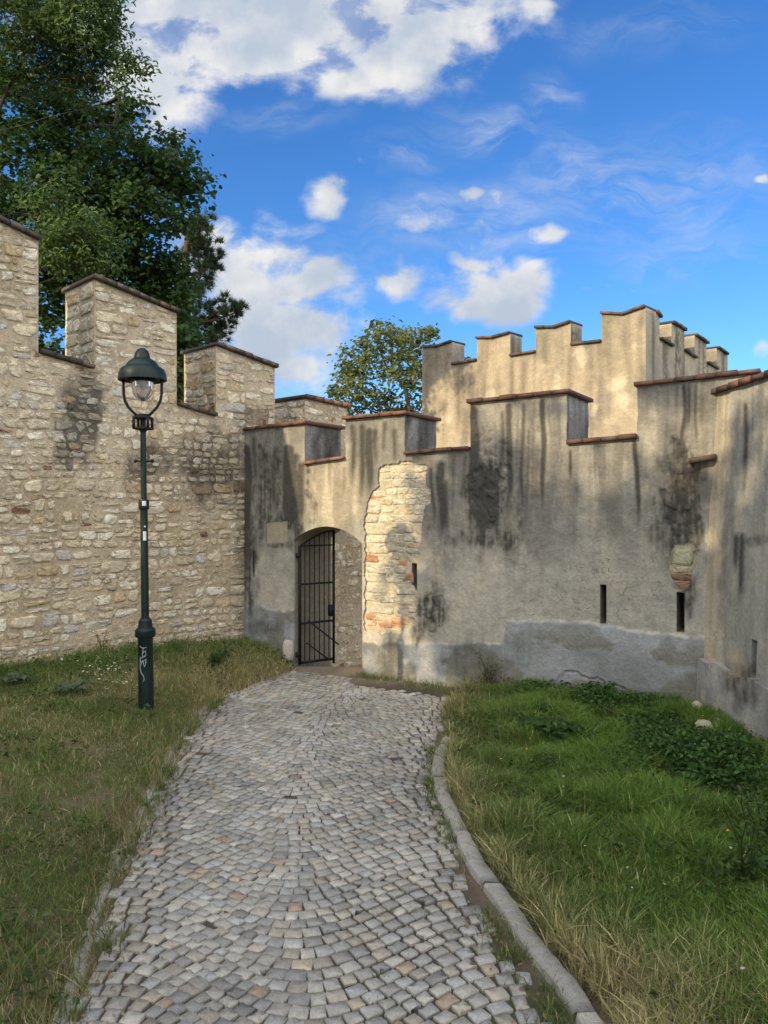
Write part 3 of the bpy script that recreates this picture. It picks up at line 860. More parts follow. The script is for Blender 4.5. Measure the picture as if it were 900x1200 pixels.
L_blobs = [(94, 490, 22, 52, 1.2), (106, 468, 15, 28, 1.1), (80, 515, 14, 34, 1.), (172, 545, 30, 24, .8), (245, 545, 42, 40, .95), (285, 540, 16, 60, .75), (283, 640, 8, 90, .6), (232, 575, 30, 25, .4), (300, 490, 25, 12, .6), (190, 532, 14, 12, .6)]
def stainL(s, z):
    P = WL.P(np.atleast_1d(s), np.atleast_1d(z)); px, py = proj(P[:, 0], np.maximum(P[:, 1], .6), P[:, 2])
    return stain_field(px, py, [], L_blobs, 13.), px, py
def mortar(s, z):
    n1 = fbm(s * 1.5, z * 1.5, 91., 4); n2 = fbm(s * 9, z * 9, 94., 3)
    c = mixc((.42, .345, .24), (.50, .42, .305), sstep(.35, .65, n1)); c = mixc(c, c * .78, sstep(.5, .7, n2) * .6)
    st, px, py = stainL(s, z)
    c = mixc(c, (.44, .38, .28), .8 * sstep(.5, .6, fbm(s * 3, z * 2, 97., 3)) * np.exp(-((px - 238) / 22) ** 2 - ((py - 590) / 40) ** 2))
    return mixc(c, (.045, .042, .04), .85 * st)
def rubcol(mx, my, rr, fr):
    n = len(mx)
    c = choose(n, rr, ((.08, (.56, .44, .27)), (.05, (.58, .57, .53)), (.012, (.26, .14, .09)), (.10, (.54, .47, .35)), (.20, (.76, .71, .58))), (.68, .60, .445), .82, 1.08)
    if fr is WL:
        st = .72 * stainL(mx, my)[0]; c = c * (1 - .88 * np.clip(st * rr.uniform(.45, 1.2, n), 0, 1))[:, None]
        m = mortar(mx, my)
    else: m = np.tile(np.array((.38, .31, .22)), (n, 1))
    return c, m * .8 + c * .2
wallL = empty('stone_wall', (LEFT_O[0], LEFT_O[1], 0), 'tall rubble stone wall with stepped battlements, running behind the lamp and the gate', 'wall')
mb = MB()
slab(mb, WL, lpoly(), [], 0, TL, .05, mortar, lambda s, z: .016 * (fbm(s * 2, z * 2, 12., 3) - .5) + .014 * (fbm(s * 9, z * 9, 15., 3) - .5), True,
     lambda s, z, d, li: mixc((.40, .33, .23), (.5, .44, .33), fbm(s * 6 + d * 6, z * 6, 3., 3)))
stones(mb, WL, LBEG, .02, -.3, ztopL2, 5.9, 0., (.062, .155), (.9, 2.4), (-.003, .016), (.001, .016), rubcol, None, 21, .30, .04)
stones(mb, WL, .02, LEND, -.6, ztopL2, 5.9, 0., (.07, .16), (.9, 2.3), (-.002, .022), (-.002, .010), rubcol, None, 22, .3, .15)
# stones on the end faces of the merlons that look towards the viewer's left
for (s_, zb, zt) in ((L1l, float(c1(L1l)), float(t1(L1l))), (L2l, float(c2(L2l)), float(t2(L2l))), (L3l, z_c3, float(t3(L3l))), (SL0, 4.2, float(min(t0(SL0), 5.9)) - .02)):
    fe = Frame(WL.P(s_, 0, -TL)[:2], (WL.n[0], WL.n[1]), (-WL.d[0], -WL.d[1]))
    stones(mb, fe, .0, TL, zb, lambda q, zt=zt: np.zeros_like(q) + zt, zt, 0., (.10, .19), (1.1, 2.6), (.005, .014), (.004, .016), rubcol, None, int(40 + s_ * 10) % 97 + 5, .1, .0, .4)
mb.build('rubble_masonry', M['rubble'], wallL)
slate = ((.075, .062, .052), (.10, .085, .07), (.06, .05, .045), (.12, .085, .065))
def capL(f, a, b, ov, drop=0.): return coping('coping', WL, (a, float(f(a))), (b, float(f(b))), TL, wallL, .05, .06, .15, slate, overs=ov, rnd=.008)
capL(t0, SL0, L0r, (0, .0)); capL(t1, L1l, L1r, (.03, .02)); capL(t2, L2l, L2r, (.03, .03))
coping('coping', WL, (L3l, float(t3(L3l))), (L3r, float(t3(L3r))), TL, wallL, .06, .06, .18, brick, overs=(.03, .03))
capL(c1, L0r, L1l, (-.01, -.01)); capL(c2, L1r, L2l, (-.01, -.01))
coping('coping', WL, (L2r, z_c3), (L3l, z_c3), TL, wallL, .05, .06, .15, slate, overs=(-.01, -.01))
coping('coping', WL, (LBEG, float(ztopL2(LBEG))), (L_00, float(ztopL2(L_00 - .01))), TL, wallL, .05, .06, .15, slate, overs=(.0, .02))

# ================================================================== tower
TT = .42
sT = lambda px: WT.sx(px)
def ptT(px, py): return WT.pix(px, py)
tower = empty('battlemented_tower', (4.43, 13.0, 0), 'square sunlit plaster tower with swallowtail battlements behind the plaster wall', 'tower')
mer = [[(705, 368), (730, 369.5), (757, 360)], [(628, 385), (650, 384.5), (669, 378)], [(559, 397), (578, 396.5), (598, 391)], [(497, 407), (512, 407), (530, 401)]]
sil = [[(669, 405), (705, 401)], [(598, 418), (628, 413)], [(530, 428), (559, 423)]]
def tower_wall(fr, mers, sills, e, s_end, colf, T, s_beg=0.):
    # mers ordered from the corner outwards
    top = []
    for i, m_ in enumerate(mers):
        q = sorted([fr.pix(*p) for p in m_], key=lambda p: p[0]); top += q
        if i < len(sills):
            top += sorted([fr.pix(*p) for p in sills[i]], key=lambda p: p[0])
    # square up: same s at merlon/sill joints
    k = 0; out = []
    for i, m_ in enumerate(mers):
        q = sorted([fr.pix(*p) for p in m_], key=lambda p: p[0]); out.append(q)
    loop = []; caps = []
    for i, q in enumerate(out):
        loop += q; caps.append(('m', q))
        if i < len(sills):
            z0 = fr.pix(*sills[i][1])[1] if fr.sx(sills[i][1][0]) < fr.sx(sills[i][0][0]) else fr.pix(*sills[i][0])[1]
            z1 = fr.pix(*sills[i][0])[1] if fr.sx(sills[i][1][0]) < fr.sx(sills[i][0][0]) else fr.pix(*sills[i][1])[1]
            a = (q[-1][0], z0); b = (out[i + 1][0][0], z1)
            loop += [a, b]; caps.append(('s', [a, b]))
    loop[0] = (s_beg, loop[0][1]); caps[0][1][0] = loop[0]
    loop[-1] = (s_end, loop[-1][1])
    poly = [(s_end, -.5), (s_beg, -.5)] + loop
    return poly, caps
T_streaks = [(503, 4, 410, 500, .35), (524, 3, 408, 470, .35), (536, 3, 432, 520, .5), (553, 3, 430, 520, .4), (566, 3, 400, 470, .35), (600, 3, 420, 500, .45), (612, 3, 420, 480, .4), (640, 3, 390, 450, .3), (668, 3, 405, 480, .4), (690, 3, 403, 480, .3), (735, 3, 376, 450, .35), (752, 3, 366, 500, .35), (712, 3, 375, 470, .3)]
T_pale = [(653, 446, 5, 12), (724, 449, 8, 8), (731, 470, 6, 10), (681, 414, 12, 14), (575, 462, 6, 6), (695, 480, 4, 8), (745, 405, 5, 5), (523, 490, 8, 6), (640, 430, 4, 4)]
def tower_col(s, z):
    P = WT.P(s, z); px, py = proj(P[:, 0], P[:, 1], P[:, 2])
    n1 = fbm(s * 1.2, z * 1.2, 101., 4); n2 = fbm(s * 4, z * 2.4, 104., 4)
    c = mixc((.40, .34, .25), (.32, .28, .21), sstep(.38, .62, n1)); c = mixc(c, (.24, .215, .17), .7 * sstep(.5, .68, n2))
    for (x, y, rx, ry) in T_pale:
        d = np.hypot((px - x) / rx, (py - y) / ry) + 2.6 * (fbm(s * 6, z * 6, x, 4) - .5)
        c = mixc(c, (.54, .48, .37), .7 * (1 - sstep(.7, 1.0, d)))
    st = np.maximum(stain_field(px, py, T_streaks, [], 21.), .45 * sstep(.5, .75, fbm(s * 14, z * .8, 33., 3)))
    return mixc(c, (.09, .08, .065), .85 * np.clip(st, 0, 1))
def tower_col2(s, z):
    n1 = fbm(s * 1.2, z * 1.2, 121., 4); n2 = fbm(s * 5, z * 2.4, 124., 4)
    c = mixc((.42, .37, .28), (.34, .31, .255), sstep(.38, .62, n1)); c = mixc(c, (.26, .24, .2), .6 * sstep(.5, .66, n2))
    rub = np.exp(-((s - 1.45) / .22) ** 2)
    c = mixc(c, (.15, .13, .10), rub * sstep(.45, .6, fbm(s * 16, z * 16, 7., 3)))
    st = .7 * sstep(.5, .72, fbm(s * 12, z * .6, 35., 3))
    return mixc(c, (.08, .075, .065), st)
polyT, capsT = tower_wall(WT, mer, sil, 0, 4.85, tower_col, TT)
mb = MB()
slab(mb, WT, polyT, [], 0, TT, .06, tower_col, lambda s, z: .03 * (fbm(s * 1.5, z * 1.5, 9., 3) - .5) + .012 * (fbm(s * 7, z * 7, 19., 3) - .5), True,
     lambda s, z, d, li: tower_col2(s - d, z))
mb.build('sunny_wall', M['plaster'], tower)
mer2 = [[(757, 360), (773, 372)], [(787, 379), (795, 383), (802, 388)], [(814, 393), (821, 398), (828, 403)], [(840, 408), (846, 412), (851, 416)]]
sil2 = [[(773, 398), (786, 406)], [(802, 412), (814, 420)], [(828, 426), (840, 433)]]
poly2, caps2 = tower_wall(WT2, mer2, sil2, 0, 4.2, tower_col2, TT, TT + .002)
mb = MB()
slab(mb, WT2, poly2, [], -.002, TT, .06, tower_col2, lambda s, z: .03 * (fbm(s * 1.5, z * 1.5, 29., 3) - .5), True, lambda s, z, d, li: tower_col(s + 2 - d, z))
mb.build('shaded_wall', M['plaster'], tower)
# plain back walls closing the square
WT3 = Frame(WT.P(4.85, 0)[:2], WT2.d, WT.d); WT4 = Frame(WT2.P(4.2, 0)[:2], WT.d, WT2.d)
for fr, ln in ((WT3, 4.2), (WT4, 4.85)):
    zt = 4.0 if fr is WT3 else 4.0
    q = [(TT + .01, -.5), (ln - TT - .01, -.5)]
    x = ln - TT - .01
    while x > TT + .9:
        q += [(x, 5.0), (x - .5, 4.95), (x - .5, 4.6), (x - .9, 4.6)]; x -= .9
    q += [(x, 5.0), (TT + .01, 5.0)]
    mb = MB(); slab(mb, fr, q, [], -.002, TT, .2, tower_col2, None, True)
    mb.build('rear_wall', M['plaster'], tower)
tcol = ((.10, .07, .05), (.075, .065, .055), (.14, .085, .06)); gcol = ((.07, .066, .06), (.09, .082, .07))
for k, (kind, q) in enumerate(capsT):
    for i in range(len(q) - 1):
        coping('coping', WT, q[i], q[i + 1], TT, tower, .05, .045, .24, tcol, overs=(0, 0 if kind == 's' else .02))
for k, (kind, q) in enumerate(caps2):
    for i in range(len(q) - 1):
        coping('coping', WT2, q[i], q[i + 1], TT, tower, .05, .05, .22, gcol, overs=(0, .03))
# ================================================================== ground, path, kerbs
def ys(l): 
    q = sorted([gp(*p)[::-1] for p in l]); return np.array([a for a, b in q]), np.array([b for a, b in q])
PL = ys([(80, 1250), (95, 1184), (112, 1140), (132, 1060), (155, 1000), (180, 950), (203, 900), (222, 862), (240, 838), (268, 813), (311, 799), (349, 785)])
PR = ys([(655, 1260), (629, 1198), (607, 1151), (549, 1067), (524, 985), (505, 930), (500, 905), (502, 870), (512, 848), (528, 825), (545, 806)])
KR = ys([(700, 1240), (673, 1198), (651, 1160), (611, 1111), (584, 1067), (549, 1018), (527, 973), (509, 933), (505, 905), (509, 885), (519, 869)])
def XL(Y): return np.interp(Y, *PL)
def XR(Y): return np.interp(Y, *PR)
def XK(Y): return np.interp(Y, *KR) + 3.0 * np.maximum(0, np.asarray(Y) - KR[0][-1]) * .0
YKEND = KR[0][-1]
def XE(Y):   # where the right-hand lawn starts
    Y = np.asarray(Y, float)
    return np.where(Y < YKEND, XK(Y) + .13, np.maximum(XR(Y), XK(Y) + .0) + .06)
def backR(X, Y): return -((X - WR.o[0]) * WR.n[0] + (Y - WR.o[1]) * WR.n[1])
def backL(X, Y): return -((X - WL.o[0]) * WL.n[0] + (Y - WL.o[1]) * WL.n[1])
def zg(X, Y):
    X = np.asarray(X, float); Y = np.asarray(Y, float)
    dl = XL(Y) - .06 - X; dr = X - XE(Y)
    z = np.full(X.shape, -.035)
    zl = .33 * (1 - np.exp(-np.maximum(dl, 0) / .55)) * (.8 + .2 * sstep(4, 7, Y)) - .03 * np.exp(-np.maximum(dl, 0) / .05)
    zr = .035 + .085 * (1 - np.exp(-np.maximum(dr, 0) / .8))
    z = np.where(dl > 0, zl, z); z = np.where(dr > 0, zr, z)
    bump = .03 * (fbm(X * 1.1, Y * 1.1, 3., 3) - .5) * np.maximum(sstep(.1, .8, dl), sstep(.1, .8, dr))
    z = z + bump
    br = backR(X, Y); bl = backL(X, Y)
    gate_zone = br > .05
    z = np.where(gate_zone, -.035 - .36 * sstep(.1, 1.3, br), z)
    z = np.where(bl > .3, .3, z)
    r = np.hypot(X, Y)
    z = np.where((br > 2) & (bl < .3), -.39, z)
    z = np.where(Y < -2.5, z * (1 - sstep(-2.5, -5, Y)) + .1 * sstep(-2.5, -5, Y), z)
    z = z * (1 - sstep(30, 60, r)) 
    return z
def grid_lines(a, b, st, far):
    g = list(np.arange(a, b + st * .5, st)); s_ = st
    x = b
    while x < far: s_ *= 1.35; x += s_; g.append(x)
    x = a; s_ = st
    while x > -far: s_ *= 1.35; x -= s_; g.insert(0, x)
    return np.array(g)
gx = grid_lines(-6, 5, .07, 900); gy = grid_lines(1.5, 11, .07, 900)
X, Y = np.meshgrid(gx, gy); Z = zg(X, Y)
n1 = fbm(X * 1.2, Y * 1.2, 4., 4)
gc = mixc((.17, .14, .085), (.10, .105, .045), sstep(.4, .6, n1)); 
dl = XL(Y) - X
gc = mixc(gc, (.20, .15, .095), .8 * np.exp(-np.maximum(dl, 0) / .15) * (dl > -.3))
brr = backR(X, Y); gc = mixc(gc, (.26, .22, .17), ((brr > 0) & (brr < 3)) * 1.)
ny, nx = X.shape
idx = np.arange(ny * nx).reshape(ny, nx)
q = np.stack([idx[:-1, :-1], idx[:-1, 1:], idx[1:, 1:], idx[1:, :-1]], -1).reshape(-1, 4)
mb = MB(); mb.add(np.stack([X, Y, Z], -1).reshape(-1, 3), q, gc.reshape(-1, 3))
tag(mb.build('ground', M['soil'], None, True), kind='structure')

# cobbled path: bed of grit and every sett laid in arcs
mb = MB()
py_ = np.arange(-2.0, 9.95, .06); rows = []; cols = []
T_ = np.linspace(0, 1, 34)
for y in py_:
    xl = XL(y) - .07; xr = (XK(y) + .03 if y < YKEND else XR(y) + .12)
    x = xl + (xr - xl) * T_
    yy = np.full_like(x, y)
    b = backR(x, yy)
    rows.append(np.stack([x, yy, -.007 + .008 * (fbm(x * 9, yy * 9, 6., 3) - .5) - .01 * sstep(-.3, .6, b)], 1))
    n = fbm(x * 5, yy * 5, 8., 4); edge = np.maximum(np.exp(-(x - xl) / .1), np.exp(-(xr - x) / .12))
    c = mixc((.05, .042, .032), (.085, .07, .052), n); c = mixc(c, (.19, .145, .10), .8 * edge)
    c = mixc(c, (.06, .075, .025), .7 * sstep(.55, .68, fbm(x * 2.5, yy * 2.5, 18., 3)))
    c = mixc(c, (.21, .18, .135), sstep(8.6, 9.3, yy + .25 * x) * .9)
    cols.append(c)
V = np.concatenate(rows); nr = len(py_); nc = len(T_)
idx = np.arange(nr * nc).reshape(nr, nc)
q = np.stack([idx[:-1, :-1], idx[:-1, 1:], idx[1:, 1:], idx[1:, :-1]], -1).reshape(-1, 4)
mb.add(V, q, np.concatenate(cols))
rr = np.random.RandomState(5)
K = 12
def sett(cs, h, col):
    """cs: 4 corners (ccw); rounded sett top"""
    cs = np.asarray(cs); c = cs.mean(0)
    pts = []
    for i in range(4):
        p = cs[i]; a = cs[i - 1]; b = cs[(i + 1) % 4]
        k = rr.uniform(.05, .13)
        pts += [p + (a - p) * k, p + ((a - p) + (b - p)) * k * .28, p + (b - p) * k]
    P = np.array(pts) + rr.normal(0, .0013, (12, 2))
    tl = rr.normal(0, .022, 2)
    R0 = P; R1 = c + (P - c) * .985; R2 = c + (P - c) * rr.uniform(.90, .95); 
    def zz(R, z): return z + (R - c) @ tl
    V = np.concatenate([np.c_[R0, np.full(K, -.04)], np.c_[R1, zz(R1, h - .005)], np.c_[R2, zz(R2, h) + rr.normal(0, .0020, K)], [[c[0], c[1], h + rr.uniform(-.002, .003)]]])
    f = [(r * K + k, r * K + (k + 1) % K, (r + 1) * K + (k + 1) % K, (r + 1) * K + k) for r in range(2) for k in range(K)] + [(2 * K + k, 2 * K + (k + 1) % K, 3 * K) for k in range(K)]
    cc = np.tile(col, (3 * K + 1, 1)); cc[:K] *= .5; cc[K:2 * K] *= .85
    mb.add(V, f, cc)
def sett_col():
    b = rr.rand(); v = 1.1 * rr.uniform(.78, 1.18) * np.array((1.03, 1.005, .945))
    if b < .45: c = (.325, .318, .300)
    elif b < .68: c = (.300, .306, .308)
    elif b < .82: c = (.325, .305, .268)
    elif b < .90: c = (.385, .375, .35)
    elif b < .92: c = (.31, .255, .205)
    elif b < .93: c = (.37, .33, .26)
    else: c = (.23, .23, .225)
    return np.array(c) * v
PITCH = .083; SAG = .48
def arc_y(x, xl, xr):
    t = (x - (xl + xr) / 2) / ((xr - xl) / 2)
    t = np.clip(t * 1.03 - .02, -1, 1)
    return -SAG * (.5 + .5 * np.cos(t * math.pi))
d = 1.2
while d < 10.6:
    ymid = d - SAG * .6
    h_ = PITCH * rr.uniform(.96, 1.04)
    x = XL(ymid) - .35 + rr.uniform(0, .05); xend = XR(ymid) + .6
    while x < xend:
        w = rr.uniform(.070, .108)
        xl, xr = float(XL(ymid)), float(XR(ymid))
        mslope = (arc_y(x + w / 2 + .02, xl, xr) - arc_y(x + w / 2 - .02, xl, xr)) / .04
        cth = 1 / math.sqrt(1 + mslope * mslope); wx = w * cth
        def pt(xx, k):
            if k == 0: return np.array([xx, d + arc_y(xx, xl, xr)])
            dx = -mslope * cth * h_ * cth; q = xx + dx
            return np.array([q, d + h_ + arc_y(q, xl, xr)])
        g = .004
        cs = [pt(x + g, 0), pt(x + wx - g, 0), pt(x + wx - g, 1), pt(x + g, 1)]
        c = sum(cs) / 4
        L_, R__ = float(XL(c[1])), float(XR(c[1]))
        b_ = float(backR(c[0], c[1]))
        if L_ - .02 + rr.uniform(-.03, .03) < c[0] < R__ + .05 + rr.uniform(-.04, .03) and b_ < -.32 + .1 * rr.rand() - .25 * (c[0] > -.4) and rr.rand() > .003:
            cs = [c + (q_ - c) * rr.uniform(.935, .98) + rr.normal(0, .0020, 2) for q_ in cs]
            sett(cs, .006 + rr.normal(0, .0012), sett_col() * (.72 + .5 * float(fbm(np.array([c[0] * 1.3]), np.array([c[1] * 1.3]), 3., 3)[0])))
        x += wx
    d += h_
tag(mb.build('path', M['cobble'], None, False), kind='structure')
# granite kerbs
def kerb(xf, y0, y1, side, ztop, width, seed, lens, burial=0.):
    mb = MB(); r2 = np.random.RandomState(seed); y = y0
    while y < y1 - .05:
        ln = min(r2.uniform(*lens), y1 - y)
        m = max(2, int(ln / .07)); yy = np.linspace(y + .002, y + ln - .002, m + 1)
        x0 = xf(yy); jx = r2.uniform(-.005, .005); jz = r2.uniform(-.006, .006)
        prof = [(0, -.12), (0, ztop - .015), (.012, ztop), (width - .015, ztop), (width, ztop - .02), (width, -.12)]
        V = []; 
        for i in range(m + 1):
            endf = .003 if i in (0, m) else 0
            for (px, pz) in prof:
                V.append((x0[i] + side * (px + jx + r2.normal(0, .003)), yy[i], pz + jz * (pz > 0) + r2.normal(0, .003) * (pz > 0) - endf * (pz > 0)))
        n = len(prof); f = [(i * n + k, i * n + k + 1, (i + 1) * n + k + 1, (i + 1) * n + k) for i in range(m) for k in range(n - 1)]
        f += [tuple(range(n)), tuple(m * n + k for k in range(n - 1, -1, -1))]
        c = np.array((.34, .325, .29)) * r2.uniform(.88, 1.1)
        mb.add(V, f, c); y += ln
    return mb
tag(kerb(XK, 1.2, YKEND + .02, 1, .040, .105, 3, (.6, 1.1)).build('kerb', M['cobble'], None, False), kind='structure')
tag(kerb(lambda y: XL(y) - .05, 1.2, 8.3, -1, .012, .09, 4, (.5, .9)).build('kerb', M['cobble'], None, False), kind='structure')

# ================================================================== street lamp
U = .00802
LX, LY = -2.235, 7.22
LZ = float(zg(np.array([LX]), np.array([LY]))[0]) - .02
lamp = empty('street_lamp', (LX, LY, LZ), 'dark green iron lamp post with a domed lantern standing in the grass', 'street lamp')
lamp['_o'] = (0., 0., 0.)
H = lambda py: (833 - py) * U
def part(mb, name, mat, smooth=True): return mb.build(name, mat, lamp, smooth)
mb = MB(); mb.lathe([(0, -.1), (.071, -.1), (.070, H(790)), (.068, H(748)), (.072, H(747)), (.072, H(746)), (.0, H(746))], 32); base = part(mb, 'base', M['green_paint'])
mb = MB(); mb.lathe([(0, H(746)), (.086, H(746)), (.094, H(744)), (.094, H(738)), (.086, H(736.5)), (.068, H(735)), (.062, H(729)), (.062, H(727)), (.052, H(726)), (.045, H(724)), (0, H(723.8))], 32); part(mb, 'collar', M['green_paint'])
mb = MB(); mb.lathe([(0, H(724)), (.036, H(724)), (.034, H(595)), (0, H(595))], 24); mb.lathe([(0, H(597)), (.044, H(597)), (.048, H(595.5)), (.048, H(587)), (.043, H(585)), (0, H(584.8))], 24)
mb.lathe([(0, H(586)), (.028, H(586)), (.026, H(506)), (.036, H(505)), (.038, H(503)), (0, H(502.8))], 24); part(mb, 'pole', M['green_paint'])
mb = MB(); mb.tube([(-.07, 0, H(540)), (.08, 0, H(540.5))], .008, 8)
for x in (-.075, .085): mb.lathe([(0, -.018), (.012, -.013), (.018, 0), (.012, .013), (0, .018)], 10, (x, 0, H(540)))
part(mb, 'ladder_bar', M['iron'])
mb = MB()
for sx in (-1, 1):
    for sy in (-1, 1): mb.box((sx * .066, sy * .066, H(495.5)), (.011, 0, 0), (0, .011, 0), (0, 0, .052))
for z_ in (H(502), H(489.5)): mb.box((0, 0, z_), (.076, 0, 0), (0, .076, 0), (0, 0, .010))
mb.lathe([(0, H(502)), (.026, H(502)), (.026, H(489)), (0, H(489))], 14)
mb.lathe([(.076, H(488.5)), (.062, H(486)), (.058, H(485)), (0, H(485))], 4)
part(mb, 'cage', M['iron'], False)
for sx in (-1, 1):
    mb = MB(); pts = [(sx * .055, 0, H(487)), (sx * .09, 0, H(483)), (sx * .135, 0, H(477)), (sx * .165, 0, H(470)), (sx * .178, 0, H(462)), (sx * .180, 0, H(454)), (sx * .180, 0, H(444))]
    mb.tube(pts, .0135, 8); part(mb, 'arm', M['iron'])
mb = MB()
outer_p = [(.0, H(407.5)), (.025, H(408)), (.050, H(410.5)), (.066, H(414)), (.073, H(418.5)), (.075, H(419.5)), (.082, H(420.3)), (.100, H(421.5)), (.125, H(424)), (.145, H(427)), (.155, H(429.5)), (.160, H(430)), (.176, H(430.6)), (.200, H(433)), (.214, H(437)), (.221, H(442)), (.222, H(445.5)), (.216, H(446)),
           (.205, H(443)), (.15, H(440)), (.05, H(438)), (0, H(438))]
mb.lathe(outer_p, 48); cap = part(mb, 'lantern_cap', M['green_paint'])
mb = MB(); mb.lathe([(.10, H(441)), (.102, H(444)), (.100, H(450)), (.098, H(456)), (.09, H(461)), (.07, H(465)), (.045, H(468)), (.02, H(470)), (0, H(470.5))], 28)
gm, nt, N, L = new_mat('lantern_glass')
out = N.new('ShaderNodeOutputMaterial'); g_ = N.new('ShaderNodeBsdfGlossy'); g_.inputs['Roughness'].default_value = .04
t_ = N.new('ShaderNodeBsdfTransparent'); t_.inputs[0].default_value = (.86, .83, .86, 1); fr_ = N.new('ShaderNodeFresnel'); fr_.inputs[0].default_value = 1.7
mx_ = N.new('ShaderNodeMixShader'); L.new(fr_.outputs[0], mx_.inputs[0]); L.new(t_.outputs[0], mx_.inputs[1]); L.new(g_.outputs[0], mx_.inputs[2])
df_ = N.new('ShaderNodeBsdfDiffuse'); df_.inputs[0].default_value = (.45, .42, .45, 1); m2_ = N.new('ShaderNodeMixShader'); m2_.inputs[0].default_value = .30
L.new(mx_.outputs[0], m2_.inputs[1]); L.new(df_.outputs[0], m2_.inputs[2]); L.new(m2_.outputs[0], out.inputs[0])
globe = part(mb, 'glass_globe', gm)
mb = MB(); mb.lathe([(.0, H(439)), (.018, H(439)), (.018, H(446)), (.022, H(449)), (.022, H(454)), (.012, H(457)), (0, H(457.5))], 16)
part(mb, 'bulb', M['white'])
mb = MB(); mb.lathe([(.11, H(440)), (.118, H(441)), (.118, H(446.5)), (.108, H(447)), (.104, H(441))], 32); part(mb, 'globe_ring', M['iron'])
def wrap_patch(mb, r, a0, a1, z0, z1, n=6):
    V = []; 
    for i in range(n + 1):
        t = rad(a0 + (a1 - a0) * i / n)
        for z_ in (z0, z1): V.append((r * math.sin(t), -r * math.cos(t), z_))
    mb.add(V, [(2 * i, 2 * i + 2, 2 * i + 3, 2 * i + 1) for i in range(n)])
mb = MB(); wrap_patch(mb, .0495, -2, 40, H(592.5), H(587)); st1 = part(mb, 'sticker', M['white'])
mb = MB(); wrap_patch(mb, .0365, 0, 48, H(633), H(622.5)); wrap_patch(mb, .0365, 15, 40, H(617.5), H(616)); part(mb, 'sticker', M['white'])
def on_base(u, py): a = u / .070; return (.0710 * math.sin(a), -.0710 * math.cos(a), H(py))
mb = MB()
for st in ([(-.035, 756), (.0, 758), (.03, 757)], [(.0, 757), (-.005, 764)], [(-.01, 764), (.02, 761), (.025, 766), (-.005, 768), (-.01, 764)], [(-.03, 770), (.02, 767)], [(-.028, 774), (.025, 771), (.02, 776)], [(-.03, 779), (-.005, 772), (.01, 780), (.025, 774)], [(-.03, 768), (-.034, 781), (-.02, 787), (.0, 790), (.006, 794), (-.005, 797)]):
    q = np.array(st, float); t = np.linspace(0, len(q) - 1, len(q) * 5)
    uu = np.interp(t, range(len(q)), q[:, 0]); vv = np.interp(t, range(len(q)), q[:, 1])
    mb.tube([on_base(a, b) for a, b in zip(uu, vv)], .0028, 4)
part(mb, 'graffiti_tag', M['chalk'], False)
lamp.rotation_euler = (0, rad(-.65), 0)
del lamp['_o']

# ================================================================== iron gate leaf
hs = sR(348.2); hp = WR.P(hs, 0, -.06); hdir = np.array([.83, .555, 0]); hdir /= np.linalg.norm(hdir)
r_ = (391 - 450) / F; GL = (r_ * hp[1] - hp[0]) / (hdir[0] - r_ * hdir[1])
Yfree = hp[1] + hdir[1] * GL
zt_h = EYE - (640 - HZ) / F * hp[1]; zt_f = EYE - (622 - HZ) / F * Yfree; zb_ = EYE - (776 - HZ) / F * hp[1]
gate = empty('iron_gate', (hp[0], hp[1], 0), 'open dark iron gate leaf of thin bars in the arched gateway', 'gate')
def G(t, z): return np.array([hp[0] + hdir[0] * GL * t, hp[1] + hdir[1] * GL * t, z])
gn = np.array([-hdir[1], hdir[0], 0])
def topz(t): return zt_h + (zt_f - zt_h) * math.sin(min(1, t) * math.pi / 2)
def gbar(name, a, b, w, dpt=None):
    mb = MB(); a = np.asarray(a); b = np.asarray(b); d_ = (b - a) / 2
    u = d_ / np.linalg.norm(d_); side = np.cross(u, gn); side /= np.linalg.norm(side)
    mb.box((a + b) / 2, d_, side * w, gn * (dpt or w), (.03, .03, .03)); return mb.build(name, M['iron'], gate)
gbar('hinge_stile', G(0, zb_ - .03), G(0, zt_h - .005), .014)
gbar('lock_stile', G(1, zb_ - .07), G(1, zt_f), .013)
for i in range(1, 7):
    t = i / 7.; gbar('bar', G(t, zb_ + .012), G(t, topz(t) - .007), .0048)
mb = MB(); mb.tube([G(t, topz(t)) for t in np.linspace(0, 1, 9)], .011, 6, (.03, .03, .03)); mb.build('top_rail', M['iron'], gate)
for (y_, w_) in ((640, .009), (685, .012), (731, .013), (777, .016)):
    z_ = EYE - (y_ - HZ) / F * hp[1] + .002
    gbar('rail', G(.03, z_), G(.975, z_), w_, .010)
zlk = EYE - (715 - HZ) / F * Yfree
mb = MB(); mb.box(G(.925, zlk), hdir * .035, gn * .028, (0, 0, .075), (.03, .03, .03)); mb.build('lock_box', M['iron'], gate)
def GP(px, py, off):
    r = (px - 450) / F; t = (r * hp[1] - hp[0]) / (hdir[0] - r * hdir[1]); Yp = hp[1] + hdir[1] * t
    return np.array([hp[0] + hdir[0] * t, Yp, EYE - (py - HZ) / F * Yp]) - gn * off
for (a, b) in (((360, 727), (395.5, 755)), ((358, 753), (385, 773))):
    mb = MB(); mb.tube([GP(*a, .03), GP(*b, .03)], .010, 6, (.03, .03, .03)); mb.build('brace', M['iron'], gate)
for z_ in (zt_h - .12, zb_ + .1):
    mb = MB(); mb.box(G(-.04, z_), hdir * .035, gn * .014, (0, 0, .03), (.03, .03, .03)); mb.build('hinge', M['iron'], gate)
